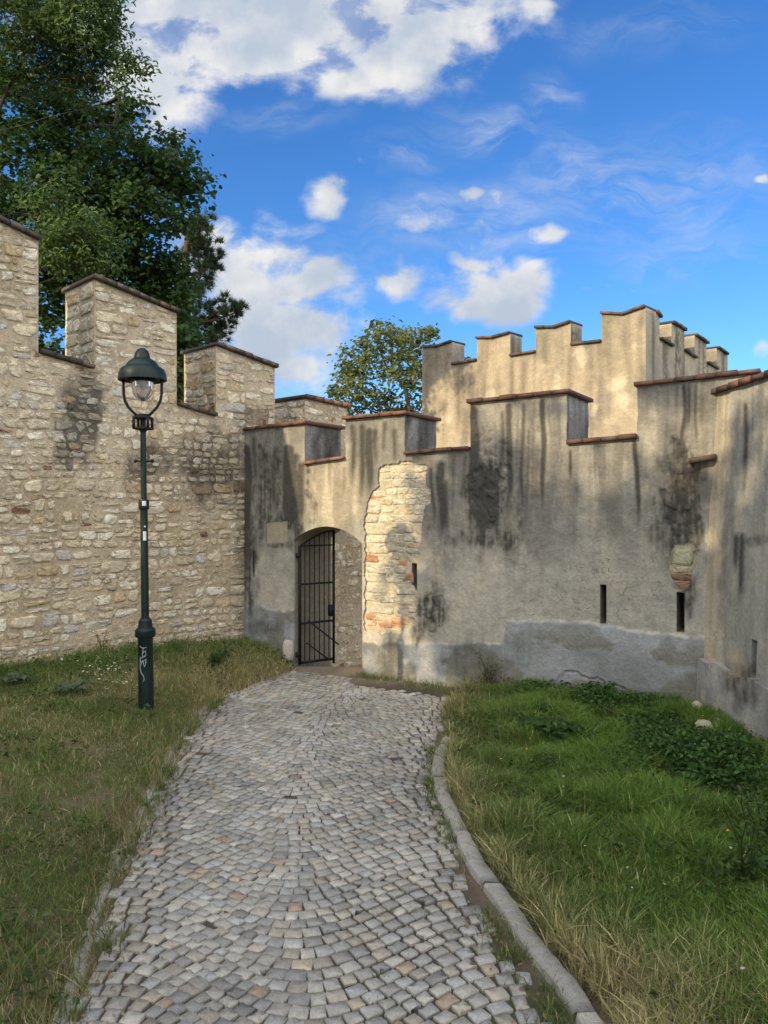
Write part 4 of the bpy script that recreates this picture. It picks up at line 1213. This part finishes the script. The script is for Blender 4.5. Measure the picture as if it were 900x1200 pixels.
# whitish broken stone where the jamb meets the grass, and stones fallen from the wall corner
def rock(name, c, r, col, label, group=None, seed=1):
    q = np.random.RandomState(seed); mb = MB(); n, m = 10, 7; V = []; f = []
    for i in range(m + 1):
        ph = math.pi * i / m
        for k in range(n):
            t = 2 * math.pi * k / n
            d_ = np.array([math.sin(ph) * math.cos(t), math.sin(ph) * math.sin(t), math.cos(ph)])
            d_ = np.sign(d_) * np.abs(d_) ** .65
            nz = 1 + .35 * (vnoise(np.array([d_[0] * 1.6 + seed]), np.array([d_[1] * 1.6]), np.array([d_[2] * 1.6]))[0] - .5)
            V.append(np.array(c) + d_ * np.array(r) * nz)
    for i in range(m):
        for k in range(n): f.append((i * n + k, (i + 1) * n + k, (i + 1) * n + (k + 1) % n, i * n + (k + 1) % n))
    mb.add(V, f, col)
    o = empty(name, tuple(c)); ob = mb
    o2 = None
    bpy.data.objects.remove(o)
    o = mb.build(name, M['rubble'], None)
    return tag(o, label, 'stone', group)
zz_ = lambda x, y: float(zg(np.array([x]), np.array([y]))[0])
for (px, py, r, lb, sd_) in ((824, 858, (.085, .08, .07), 'pale limestone block fallen in the weeds at the foot of the wall corner', 3), (817, 836, (.05, .045, .075), 'small upright cream stone in the wall corner above the larger block', 5), (842, 852, (.04, .09, .05), 'narrow cream stone leaning on the cement foot right of the fallen block', 8)):
    Yp = (EYE - .14) * F / (py - HZ); Xp = (px - 450) / F * Yp
    rock('fallen_stone', (Xp, Yp, zz_(Xp, Yp) + r[2] * .75), r, (.52, .46, .34), lb, 'stones fallen from the wall corner', sd_)
js = WR.P(sR(341), .18, .06); rock('broken_stone', (js[0], js[1], .20), (.075, .06, .14), (.50, .47, .40), 'whitish broken stone sticking out at the foot of the left gate jamb', None, 12)

# ================================================================== grass and weeds
def blades(mb, X, Y, Z, h, w, col, lean=.5, rs=None, droop=.5, seg=3):
    n = len(X); rs = rs or R_
    a = rs.uniform(0, 2 * math.pi, n); la = rs.uniform(0, 2 * math.pi, n); ln = np.abs(rs.normal(0, lean, n)) * h
    dx, dy = np.cos(la) * ln, np.sin(la) * ln
    wx, wy = np.cos(a) * w * .5, np.sin(a) * w * .5
    V = np.zeros((n, 2 * seg + 1, 3)); C = np.zeros((n, 2 * seg + 1, 3))
    for j in range(seg):
        t = j / seg; ww = 1 - .75 * t ** 1.5
        cx = X + dx * t ** 1.8; cy = Y + dy * t ** 1.8; cz = Z + h * (t - .25 * droop * t ** 2.5)
        V[:, 2 * j] = np.stack([cx - wx * ww, cy - wy * ww, cz], 1); V[:, 2 * j + 1] = np.stack([cx + wx * ww, cy + wy * ww, cz], 1)
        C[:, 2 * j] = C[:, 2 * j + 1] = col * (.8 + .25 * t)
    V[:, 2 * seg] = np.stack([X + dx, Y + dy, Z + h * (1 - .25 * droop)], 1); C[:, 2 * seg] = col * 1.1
    b = (np.arange(n) * (2 * seg + 1))[:, None]; n0 = mb.n
    mb.V.append(V.reshape(-1, 3)); mb.C.append(C.reshape(-1, 3))
    for j in range(seg - 1):
        mb.F.setdefault(4, []).append(b + np.array([[2 * j, 2 * j + 1, 2 * j + 3, 2 * j + 2]]) + n0)
    mb.F.setdefault(3, []).append(b + np.array([[2 * seg - 2, 2 * seg - 1, 2 * seg]]) + n0)
    mb.n += n * (2 * seg + 1)
def sample(n, x0, x1, y0, y1, cond):
    X = R_.uniform(x0, x1, n); Y = R_.uniform(y0, y1, n); k = cond(X, Y); return X[k], Y[k]
def in_left(X, Y):
    return (X < XL(Y) - .02 + .10 * (fbm(X * 6, Y * 6, 1., 2) - .4)) & (backL(X, Y) < -.02) & (backR(X, Y) < -.02) & (X > -.56 * Y - .7)
def in_right(X, Y):
    return (X > XE(Y) - .01 + .06 * (fbm(X * 6, Y * 6, 2., 2) - .5)) & (backR(X, Y) < -.03) & (X < 3.05) & (X < .56 * Y + .6)
def gcol(X, Y, n, dry):
    g1 = np.array((.075, .125, .030)); g2 = np.array((.155, .205, .062)); ol = np.array((.245, .235, .105)); st = np.array((.47, .405, .235))
    r = R_.rand(n)
    c = mixc(g1, g2, R_.rand(n)); c = mixc(c, ol, sstep(.25, .8, dry + .5 * (r - .5)))
    s_ = (R_.rand(n) < np.clip(dry * .55 - .08, .02, .8)); c = np.where(s_[:, None], st * R_.uniform(.6, 1.15, (n, 1)), c)
    return c * R_.uniform(.7, 1.3, (n, 1))
mb = MB()
# short worn lawn on the left
X, Y = sample(330000, -6.4, -.9, 1.6, 10.6, in_left)
keep = R_.rand(len(X)) < np.clip(1.25 - .05 * Y, .5, 1) * np.clip(.35 + 1.6 * sstep(.32, .5, fbm(X * 2.2, Y * 2.2, 41., 3)), 0, 1); X, Y = X[keep], Y[keep]
dl = XL(Y) - X; bl = -backL(X, Y); n1 = fbm(X * 1.1, Y * 1.1, 6., 4); n2 = fbm(X * 3.5, Y * 3.5, 9., 3)
near_wall = 1 - sstep(.1, 1.0, bl)
dry = np.clip(.40 - .5 * near_wall - .9 * (n1 - .42) + .5 * np.exp(-dl / .12) + .3 * sstep(-.2, .0, X + .3 * Y - .5), 0, 1.2)
h = (.025 + .032 * n2 + .08 * near_wall * R_.rand(len(X)) + .04 * np.exp(-dl / .2)) * R_.uniform(.35, 1.5, len(X)) * (1 + .6 * sstep(.5, .65, n2))
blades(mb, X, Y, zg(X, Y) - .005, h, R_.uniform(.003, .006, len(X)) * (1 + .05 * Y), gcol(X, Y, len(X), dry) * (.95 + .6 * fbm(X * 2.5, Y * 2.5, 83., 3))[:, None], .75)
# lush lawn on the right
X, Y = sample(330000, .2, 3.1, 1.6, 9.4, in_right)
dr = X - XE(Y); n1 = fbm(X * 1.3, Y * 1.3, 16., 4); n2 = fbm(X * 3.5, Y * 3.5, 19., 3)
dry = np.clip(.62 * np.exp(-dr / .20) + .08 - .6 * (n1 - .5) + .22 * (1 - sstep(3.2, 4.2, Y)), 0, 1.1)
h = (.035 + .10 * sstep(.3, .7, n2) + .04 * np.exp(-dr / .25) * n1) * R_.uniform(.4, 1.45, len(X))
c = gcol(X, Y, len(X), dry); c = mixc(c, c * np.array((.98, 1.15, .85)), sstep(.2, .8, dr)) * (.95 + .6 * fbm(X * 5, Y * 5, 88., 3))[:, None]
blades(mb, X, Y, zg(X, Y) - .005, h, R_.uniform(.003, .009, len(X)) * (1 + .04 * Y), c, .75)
X, Y = sample(60000, -6.0, -.9, 1.8, 10.4, in_left); k = R_.rand(len(X)) < .55 * sstep(.4, .6, fbm(X * 1.8, Y * 1.8, 57., 3)); X, Y = X[k], Y[k]; n = len(X)
blades(mb, X, Y, zg(X, Y) + R_.uniform(.002, .02, n), R_.uniform(.02, .05, n), R_.uniform(.003, .005, n), np.array((.42, .36, .21)) * R_.uniform(.5, 1.1, (n, 1)), 2.2, None, 1.2)
# pale seeding stems along both edges
for (x0, x1, f, wd, num, hh) in ((-2.6, -.9, in_left, .28, 9000, (.12, .38)), (.3, 2.2, in_right, .40, 11000, (.10, .34))):
    X, Y = sample(num * 6, x0, x1, 1.7, 9.0, f)
    dd = (XL(Y) - X) if f is in_left else (X - XE(Y))
    k = R_.rand(len(X)) < np.exp(-dd / wd) * .10 * (fbm(X * 2, Y * 2, 29., 3) > .45) ; X, Y = X[k], Y[k]
    n = len(X); c = np.array((.40, .335, .18)) * R_.uniform(.55, 1.15, (n, 1)); g = R_.rand(n) < .45; c[g] = np.array((.13, .15, .045)) * R_.uniform(.7, 1.2, (g.sum(), 1))
    blades(mb, X, Y, zg(X, Y), R_.uniform(*hh, n) * (.6 + .4 * sstep(2.5, 5, Y)) , R_.uniform(.0022, .004, n), c, .45, None, .35, 4)
# tufts by the wall foot near the gate, in the dirt strip and between setts
spots = []
for i in range(60):
    y = random.uniform(2.8, 6.6); x = random.uniform(float(XR(y)) + .01, float(XK(y)) - .0); spots.append((x, y, .035, random.randint(14, 40), (.03, .10)))
for i in range(120):
    y = random.uniform(2.6, 6.5); x = random.uniform(float(XL(y)), float(XR(y))); spots.append((x, y, .02, random.randint(4, 12), (.012, .035)))
for i in range(80):
    y = random.uniform(2.8, 8.2); x = float(XL(y)) + random.uniform(-.1, .05); spots.append((x, y, .04, random.randint(10, 30), (.04, .14)))
for i in range(45):
    px = random.uniform(428, 560); s_ = sR(px); p = WR.P(s_, 0, random.uniform(.04, .35 if px > 470 else .15)); spots.append((p[0], p[1], .06, random.randint(10, 36), (.03, .12)))
Xs = []; Ys = []; Hs = []
for (x, y, r, n, hr) in spots:
    Xs.append(R_.normal(x, r, n)); Ys.append(R_.normal(y, r, n)); Hs.append(R_.uniform(*hr, n))
X, Y, h = map(np.concatenate, (Xs, Ys, Hs)); k = backR(X, Y) < -.02; X, Y, h = X[k], Y[k], h[k]
n = len(X); blades(mb, X, Y, np.full(n, -.008), h, R_.uniform(.003, .006, n), gcol(X, Y, n, np.full(n, .25)), .8)
tag(mb.build('grass', M['grass']), kind='stuff')

def leaves(mb, P, size, Nrm, col, asp=.62, rs=None, fold=.18):
    """pointed folded leaves"""
    n = len(P); rs = rs or R_
    Nrm = Nrm / (np.linalg.norm(Nrm, axis=1, keepdims=True) + 1e-9)
    r = rs.normal(0, 1, (n, 3)); U = r - Nrm * (r * Nrm).sum(1, keepdims=True); U /= np.linalg.norm(U, axis=1, keepdims=True) + 1e-9
    W = np.cross(Nrm, U); s_ = np.asarray(size).reshape(-1, 1)
    pts = [(-.5, 0, 0), (-.15, asp * .5, fold), (.22, asp * .42, fold * .8), (.55, 0, -.05), (.22, -asp * .42, fold * .8), (-.15, -asp * .5, fold)]
    V = np.stack([P + s_ * (a * U + b * W + c * Nrm) for (a, b, c) in pts], 1)
    n0 = mb.n; b = (np.arange(n) * 6)[:, None]
    mb.V.append(V.reshape(-1, 3)); mb.C.append(np.repeat(col, 6, axis=0))
    mb.F.setdefault(4, []).append(np.concatenate([b + np.array([[0, 1, 2, 3]]), b + np.array([[0, 3, 4, 5]])]) + n0)
    mb.n += 6 * n
def upn(n, tilt): return np.stack([R_.normal(0, tilt, n), R_.normal(0, tilt, n), np.ones(n)], 1)
# nettles and creepers at the wall foot on the right
mb = MB()
def coverdens(X, Y):
    P = proj(X, Y, zg(X, Y)); px, py = P
    f = np.zeros_like(X)
    for (x, y, rx, ry, a) in ((640, 815, 60, 14, .55), (700, 822, 50, 12, .9), (740, 830, 60, 16, .8), (840, 905, 75, 40, 1.), (790, 890, 70, 40, .9), (870, 935, 50, 35, 1.), (760, 860, 60, 22, .7), (880, 1010, 40, 50, .35), (660, 865, 40, 14, .4), (745, 905, 60, 25, .45)):
        f = np.maximum(f, a * (1 - sstep(.3, 1.1, np.hypot((px - x) / rx, (py - y) / ry))))
    return f
X, Y = sample(90000, .8, 3.08, 4.0, 9.3, in_right)
f = coverdens(X, Y); k = R_.rand(len(X)) < f * .75 * (fbm(X * 4, Y * 4, 66., 3) > .36); X, Y, f = X[k], Y[k], f[k]; n = len(X)
hh = R_.uniform(.03, .20, n) * (.35 + .75 * f) * (.5 + fbm(X * 3, Y * 3, 44., 3))
c = mixc((.035, .085, .020), (.085, .165, .040), R_.rand(n)) * R_.uniform(.6, 1.35, (n, 1))
leaves(mb, np.stack([X, Y, zg(X, Y) + hh], 1), R_.uniform(.018, .05, n), upn(n, .6), c)
# clover and small weeds through the lawns
for cond, (x0, x1), num in ((in_left, (-5.5, -1), 26000), (in_right, (.3, 3.05), 30000)):
    X, Y = sample(num, x0, x1, 2., 10, cond); bl = -backL(X, Y)
    k = fbm(X * 1.6, Y * 1.6, 71., 3) > (.52 if cond is in_right else .50 - .25 * (1 - sstep(.1, 1.1, bl))); X, Y = X[k], Y[k]; n = len(X)
    k = R_.rand(n) < .5; X, Y = X[k], Y[k]; n = len(X)
    c = mixc((.035, .075, .018), (.085, .12, .035), R_.rand(n)) * R_.uniform(.7, 1.2, (n, 1))
    leaves(mb, np.stack([X, Y, zg(X, Y) + R_.uniform(.02, .11, n)], 1), R_.uniform(.018, .045, n), upn(n, .5), c)
tag(mb.build('ground_cover', M['grass']), kind='stuff')
# daisies near the lamp and specks of yellow on the right
mb = MB()
def flower(x, y, z, r, col):
    q = 6; t = np.arange(q) / q * 2 * math.pi; tl = R_.normal(0, .25, 2)
    V = [(x + r * math.cos(a), y + r * math.sin(a), z + r * (math.cos(a) * tl[0] + math.sin(a) * tl[1])) for a in t] + [(x, y, z + .004)]
    mb.add(V, [(k, (k + 1) % q, q) for k in range(q)], col)
for i in range(95):
    px = random.gauss(128, 22); py = random.gauss(783, 9)
    Yp = (EYE - .36) * F / (py - HZ); Xp = (px - 450) / F * Yp
    if -float(backL(Xp, Yp)) < .08: continue
    flower(Xp, Yp, zz_(Xp, Yp) + random.uniform(.05, .12), random.uniform(.007, .016), (.66, .66, .60))
for i in range(22):
    Yp = random.uniform(3, 7); Xp = random.uniform(float(XE(Yp)) + .3, min(3., .5 * Yp)); flower(Xp, Yp, zz_(Xp, Yp) + random.uniform(.1, .2), random.uniform(.005, .010), random.choice([(.6, .42, .05), (.6, .58, .5)]))
tag(mb.build('wildflowers', M['grass']), kind='stuff')
# fallen leaves and straw litter on path edge
mb = MB()
n = 900; Y = R_.uniform(2.7, 8.8, n); side = R_.rand(n) < .5; X = np.where(side, XL(Y) + np.abs(R_.normal(0, .08, n)), XR(Y) + R_.normal(0.02, .07, n))
leaves(mb, np.stack([X, Y, np.full(n, .016)], 1), R_.uniform(.008, .028, n), upn(n, .3), mixc((.20, .13, .06), (.33, .25, .13), R_.rand(n)))
tag(mb.build('leaf_litter', M['grass']), kind='stuff')

# individual weeds
def broadleaf(name, x, y, n, r, col, label, cat='weed', group=None, zoff=.0, up=.5, seed=0):
    z = zz_(x, y) + zoff; root = empty(name, (x, y, z), label, cat, group); rs = np.random.RandomState(seed)
    mb = MB(); mbs = MB()
    for i in range(n):
        a = 2 * math.pi * i / n * 1.0 + rs.uniform(-.4, .4); ln = r * rs.uniform(.6, 1.1); wd = ln * rs.uniform(.45, .65); tilt = rs.uniform(.1, up)
        d_ = np.array([math.cos(a), math.sin(a), 0]); s_ = np.array([-math.sin(a), math.cos(a), 0]); st0 = ln * .25
        base_ = np.array([x, y, z]) + d_ * st0 * .3
        V = []; m = 7; c = np.array(col) * rs.uniform(.75, 1.25)
        for j in range(m + 1):
            t = j / m; w = wd * .5 * math.sin(math.pi * min(1, .12 + .88 * t)) ** .8 if j < m else .004
            cpt = base_ + d_ * (st0 * .3 + ln * t) + np.array([0, 0, .03 + ln * tilt * (1.6 * t - 1.2 * t * t)])
            wv = .012 * math.sin(j * 2.1 + i)
            V += [cpt - s_ * w + np.array([0, 0, .25 * w + wv]), cpt, cpt + s_ * w + np.array([0, 0, .25 * w - wv])]
        f = []
        for j in range(m):
            f += [(3 * j, 3 * j + 1, 3 * j + 4, 3 * j + 3), (3 * j + 1, 3 * j + 2, 3 * j + 5, 3 * j + 4)]
        mb.add(V, f, c)
        mbs.tube([np.array([x, y, z - .01]), base_ + np.array([0, 0, .03])], .004, 5, np.array(col) * .9)
    mb.build('leaf_rosette', M['grass'], root, True); mbs.build('stem', M['grass'], root)
    return root
def gpl(px, py, zh=.1):
    Yp = (EYE - zh) * F / (py - HZ); return (px - 450) / F * Yp, Yp
bd = (.040, .085, .022)
for i, (px, py, n, r, lb) in enumerate(((622, 858, 7, .17, 'broad-leaved weed with wide flat leaves, leftmost in the right-hand grass near the kerb end'), (655, 866, 9, .19, 'large broad-leaved weed in the middle of the clump in the right-hand grass'), (684, 872, 7, .16, 'broad-leaved weed at the right side of the clump below the cement foot'), (640, 838, 6, .13, 'small broad-leaved weed close below the cracked wall foot'))):
    x, y = gpl(px, py); broadleaf('broadleaf_weed', x, y, n, r, bd, lb, 'weed', 'broad-leaved weeds in the right-hand grass', .05, .5, i)
gz = (.10, .135, .085)
for i, (px, py, n, r, lb) in enumerate(((84, 812, 11, .17, 'pale grey-green leafy weed clump on the left lawn before the stone wall'), (18, 806, 10, .15, 'grey-green weed clump at the left edge below the stone wall'))):
    x, y = gpl(px, py, .3); broadleaf('mullein_weed', x, y, n, r, gz, lb, 'weed', 'grey-green weeds on the left lawn', .02, .7, 20 + i)
def stalk(name, x, y, H_, ns, nl, lsz, col, label, spread=.12, seed=0, ymax=None, z0=None):
    z = zz_(x, y) if z0 is None else z0; root = empty(name, (x, y, z), label, 'weed'); rs = np.random.RandomState(seed)
    mb = MB(); ml = MB(); P = []; 
    for i in range(ns):
        a = rs.uniform(0, 2 * math.pi); l_ = rs.uniform(.3, 1) * spread; hh = H_ * rs.uniform(.55, 1)
        pts = [np.array([x + rs.normal(0, .02), y, z - .02])]
        for j in range(1, 6):
            t = j / 5; pts.append(np.array([x + math.cos(a) * l_ * t ** 1.4 + rs.normal(0, .008), y - abs(math.sin(a)) * l_ * t ** 1.4 + rs.normal(0, .008), z + hh * t]))
        mb.tube(pts, [.006 * (1 - .7 * j / 5) for j in range(6)], 5, np.array(col) * .8)
        for j in range(nl):
            t = rs.uniform(.1, 1) * 5; k = min(4, int(t)); P.append(pts[k] + (pts[k + 1] - pts[k]) * (t - k) + rs.normal(0, .028, 3))
    P = np.array(P); n = len(P)
    leaves(ml, P, rs.uniform(.5, 1.2, n) * lsz, np.stack([rs.normal(0, .6, n), rs.normal(0, .6, n), np.ones(n)], 1), np.array(col) * rs.uniform(.7, 1.3, (n, 1)), .45, rs)
    mb.build('stem', M['grass'], root); ml.build('foliage', M['grass'], root); return root
p = WR.P(sR(574), 0, .07); stalk('tall_weed', p[0], p[1], .42, 7, 26, .032, (.10, .12, .05), 'thin grey-green weed climbing the plaster wall at the grass corner by the path', .16, 3)
x, y = gpl(872, 1035); stalk('tall_weed', x, y, .55, 5, 26, .035, (.07, .10, .03), 'tall spindly weed with small leaves near the right edge of the grass', .14, 5)
x, y = gpl(893, 1000); stalk('tall_weed', x, y, .5, 5, 30, .04, (.045, .09, .025), 'leafy weed at the very right edge before the wall foot', .15, 6)
x, y = gpl(120, 770, .32); stalk('tall_weed', x, y, .35, 4, 22, .03, (.14, .13, .04), 'yellowish weed stalk against the stone wall left of the lamp', .12, 8)
x, y = gpl(250, 770, .3); stalk('tall_weed', x, y, .22, 9, 40, .04, (.045, .085, .022), 'low bushy weed in the corner where the two walls meet', .25, 9)

# ================================================================== trees
def tree(name, base, blobs, leafsz, cols, label, trunk_r=.16, nclump=40, spread=.22, tilt=.8, asp=.62, density=1., limb_r=.045, fork=None, flat=1., seed=1, group=None, bark=(.10, .085, .065), twigs=5):
    """blobs: (x,y,z,radius,leaves)"""
    rs = np.random.RandomState(seed); base = np.array(base, float)
    root = empty(name, tuple(base), label, 'tree', group)
    mb = MB(); ml = MB()
    B = np.array([b[:3] for b in blobs]); cx = B.mean(0)
    fk = np.array(fork) if fork is not None else np.array([base[0] * .6 + cx[0] * .4, base[1] * .6 + cx[1] * .4, base[2] + (B[:, 2].min() - base[2]) * .75])
    top = np.array([cx[0], cx[1], B[:, 2].max()])
    trunk = [base + (fk - base) * t + np.array([.06 * math.sin(5 * t), .06 * math.cos(4 * t), 0]) * (0 < t < 1) for t in np.linspace(0, 1, 6)]
    lead = [fk + (top - fk) * t + rs.normal(0, .12, 3) * (0 < t) for t in np.linspace(0, 1, 7)][1:]
    mb.tube(trunk + lead, [trunk_r * (1.25 - .4 * i / 5) for i in range(6)] + [trunk_r * .55 * (1 - .9 * i / 6) for i in range(1, 7)], 9, bark)
    allp = np.array(trunk[3:] + lead)
    for (x, y, z, r, nl) in blobs:
        c = np.array([x, y, z])
        cand = allp[allp[:, 2] < z + .1]
        cand = cand if len(cand) else allp[:2]
        s_ = cand[np.argmin(np.linalg.norm(cand - c, axis=1) + rs.uniform(0, .5, len(cand)))]
        mid = (s_ + c) / 2 + np.array([0, 0, -.10 * np.linalg.norm(c - s_)]) + rs.normal(0, .08, 3)
        pts = [s_, s_ * .5 + mid * .5 + rs.normal(0, .04, 3), mid, mid * .5 + c * .5 + rs.normal(0, .05, 3), c]
        rr_ = limb_r * (.6 + .5 * min(1.5, r)); mb.tube(pts, [rr_, rr_ * .8, rr_ * .62, rr_ * .42, rr_ * .2], 6, bark)
        nc = max(4, int(nl / nclump)); d_ = rs.normal(0, 1, (nc, 3)); d_ /= np.linalg.norm(d_, axis=1, keepdims=True)
        cc = c + d_ * (r * rs.uniform(.25, 1., (nc, 1)) ** .6) * np.array([1, 1, .85 * flat])
        for k in range(min(nc, twigs + int(r * 5))):
            q = cc[k]; m2 = (c + q) / 2 + rs.normal(0, .05, 3); mb.tube([pts[3], m2, q], [rr_ * .3, rr_ * .2, rr_ * .08], 4, bark, False)
        idx_ = rs.randint(0, nc, nl); sg = spread * rs.uniform(.6, 1.3, nc)
        P = cc[idx_] + rs.normal(0, 1, (nl, 3)) * sg[idx_][:, None] * np.array([1, 1, .6])
        ct = rs.rand(nc)[idx_]
        col = mixc(cols[0], cols[1], np.clip(ct * .7 + .5 * rs.rand(nl) - .1, 0, 1)) * rs.uniform(.75, 1.25, (nl, 1))
        Nn = np.stack([rs.normal(0, tilt, nl), rs.normal(0, tilt, nl), np.ones(nl)], 1) + .5 * (P - c) / r
        leaves(ml, P, leafsz * rs.uniform(.6, 1.25, nl), Nn, col, asp, rs)
    mb.build('trunk', M['bark'], root, True); ml.build('crown', M['leaf'], root)
    return root
def B_(lst, Yd, den=1., jit=.8, seed=0):
    """crown clumps: bearing/height in the view, depth Yd, radius in metres"""
    rs = np.random.RandomState(seed); out = []
    for (px, py, rp, n) in lst:
        y = Yd + rs.uniform(-jit, jit); out.append(((px - 450) / F * y, y, EYE + (HZ - py) / F * y, rp / F * y, int(n * den)))
    return out
maple = B_([(20, 130, 55, 1300), (75, 130, 40, 900), (30, 200, 60, 1900), (95, 165, 42, 1000), (145, 140, 30, 500), (150, 125, 16, 160), (100, 220, 55, 1700), (160, 190, 45, 1200), (200, 200, 32, 700), (225, 218, 20, 320), (165, 250, 48, 1400), (205, 165, 12, 120),
            (209, 255, 20, 260), (110, 290, 55, 1700), (165, 310, 50, 1500), (193, 330, 36, 1000), (60, 300, 45, 1200), (202, 372, 28, 700), (212, 398, 18, 330), (200, 420, 40, 1000), (190, 460, 34, 700), (60, 360, 40, 1000), (40, 410, 45, 900), (130, 350, 40, 800), (20, 270, 50, 1200), (215, 450, 30, 500), (40, 470, 40, 500)], 13.5, 1.15, .6, 3)
tree('maple_tree', (-5.2, 14.0, .3), maple, .092, ((.020, .050, .013), (.060, .120, .030)), 'large dark green maple rising behind the stone wall', .24, 42, .17, .8, .85, seed=4, bark=(.045, .04, .032), fork=(-5.0, 13.9, 4.4))
ash = B_([(15, 20, 45, 900), (60, 10, 40, 700), (95, 35, 38, 800), (60, 60, 42, 900), (20, 80, 40, 800), (110, 75, 30, 500), (130, 40, 20, 260), (125, 15, 22, 260), (150, 72, 14, 120), (165, 76, 9, 50), (137, 95, 12, 90), (95, 105, 24, 300), (30, -40, 50, 900), (95, -30, 40, 600), (-40, 30, 60, 900),
          (95, 268, 36, 620), (70, 300, 32, 500), (115, 300, 26, 340), (60, 245, 28, 380)], 11.6, 1.8, .5, 5)
tree('ash_tree', (-7.6, 11.2, .3), ash, .088, ((.035, .072, .018), (.10, .165, .045)), 'lighter green narrow-leaved tree at the top left corner, in front of the dark maple', .10, 34, .13,   .9, .34, seed=6, limb_r=.016, bark=(.05, .045, .035), fork=(-7.3, 11.3, 5.2))
back = B_([(445, 400, 26, 420), (475, 405, 24, 420), (495, 395, 20, 300), (420, 420, 26, 420), (406, 435, 18, 260), (402, 458, 16, 180), (450, 430, 26, 380), (482, 440, 26, 380), (425, 455, 24, 330), (412, 475, 22, 300), (450, 475, 26, 360), (485, 475, 24, 320), (510, 430, 30, 420), (520, 470, 30, 420), (540, 440, 30, 300)], 26, .85, 1.5, 7)
tree('deciduous_tree', (1.2, 26.3, -.3), back, .17, ((.060, .095, .022), (.18, .20, .065)), 'small airy light green tree between the stone wall and the tower', .22, 22, .22, .8, .6, seed=8, limb_r=.06, twigs=4)
# pine
pine = empty('pine_tree', (-4.35, 16.5, .2), 'pine with tufted dark needles at the right edge of the maple', 'tree')
rs = np.random.RandomState(31); mb = MB(); ml = MB()
YP = 16.5
def W_(px, py, y=YP): return np.array([(px - 450) / F * y, y, EYE + (HZ - py) / F * y])
mb.tube([np.array([-4.35, YP, .2]), W_(212, 480), W_(214, 380), W_(218, 300), W_(222, 250)], [.16, .14, .12, .08, .03], 9, (.11, .075, .05))
P = []; D_ = []
for (px, py, rp, n, s0) in ((238, 262, 13, 24, (220, 285)), (226, 275, 14, 30, (218, 300)), (236, 287, 12, 24, (218, 310)), (250, 306, 11, 24, (217, 330)), (240, 312, 11, 22, (217, 330)), (232, 330, 14, 30, (216, 345)), (262, 362, 13, 24, (215, 378)), (277, 366, 9, 18, (215, 378)), (248, 372, 13, 26, (215, 385)), (256, 388, 12, 24, (214, 400)), (245, 400, 13, 26, (214, 405)), (228, 380, 16, 34, (214, 390)), (225, 350, 15, 30, (215, 360)), (222, 410, 14, 26, (214, 415))):
    c = W_(px, py, YP + rs.uniform(-.5, .5)); s_ = W_(*s0); mb.tube([s_, (s_ + c) / 2 + np.array([0, 0, -.08]), c], [.045, .03, .012], 6, (.11, .075, .05))
    for k in range(n):
        q = c + rs.normal(0, 1, 3) * rp / F * YP * .66; P.append(q); d_ = rs.normal(0, .5, 3) + np.array([.3, 0, .9]); D_.append(d_ / np.linalg.norm(d_))
        mb.tube([c, q], [.012, .005], 4, (.11, .075, .05), False)
P = np.array(P); D_ = np.array(D_); nn = 70
Pn = np.repeat(P, nn, 0) + rs.normal(0, .012, (len(P) * nn, 3)); Dn = np.repeat(D_, nn, 0) * .8 + rs.normal(0, .62, (len(P) * nn, 3)); Dn /= np.linalg.norm(Dn, axis=1, keepdims=True)
Sx = np.cross(Dn, rs.normal(0, 1, Dn.shape)); Sx /= np.linalg.norm(Sx, axis=1, keepdims=True); ln = rs.uniform(.10, .19, (len(Pn), 1))
V = np.stack([Pn - Sx * .007, Pn + Sx * .007, Pn + Dn * ln], 1)
cn = mixc((.025, .055, .022), (.075, .115, .055), rs.rand(len(Pn)))
ml.add(V.reshape(-1, 3), np.arange(len(Pn) * 3).reshape(-1, 3), np.repeat(cn, 3, 0))
mb.build('trunk', M['bark'], pine, True); ml.build('crown', M['leaf'], pine)

# park trees behind the photographer, standing between the low sun and the path
def suncoord(a, w, z): 
    pdir = np.array([-SUN_AZ[1], SUN_AZ[0]]); 
    if pdir[0] < 0: pdir = -pdir
    return np.array([SUN_AZ[0] * a + pdir[0] * w, SUN_AZ[1] * a + pdir[1] * w, z])
SHADE = SHADE_SPEC = [
    # along sun, across, height, radius, leaves
]
def shade_tree(a, w, wlo, whi, ztop, zsparse, seed, label):
    rs = np.random.RandomState(seed); b = []; z = 5.3; k = 0
    while z < zsparse:
        u = wlo + (.4 if k % 2 else 0)
        while u < whi:
            sparse = z > ztop
            if not sparse or rs.rand() < .42:
                q = suncoord(a + rs.uniform(-.6, .6), u + rs.uniform(-.15, .15), z + rs.uniform(-.12, .12))
                b.append((q[0], q[1], q[2], (.5 if sparse else .78) * rs.uniform(.85, 1.15), 70 if sparse else 330))
            u += .8
        z += .7; k += 1
    q = suncoord(a, w, .1)
    return tree('park_tree', q, b, .22, ((.03, .055, .015), (.06, .10, .025)), label, .25, 24, .26, .8, .7, seed=seed, group='park trees shading the path', limb_r=.03, twigs=2)
A0 = 11.
shade_tree(A0, .4, -2.0, 3.4, 11.3, 13.0, 51, 'broad leafy park tree beside the path behind the viewer')
shade_tree(A0, -4.4, -6.35, -2.0, 11.3, 13.0, 52, 'second leafy park tree further left behind the viewer')
shade_tree(A0, -8.6, -10.6, -6.5, 8.6, 8.7, 53, 'low spreading park tree by the stone wall behind the viewer')
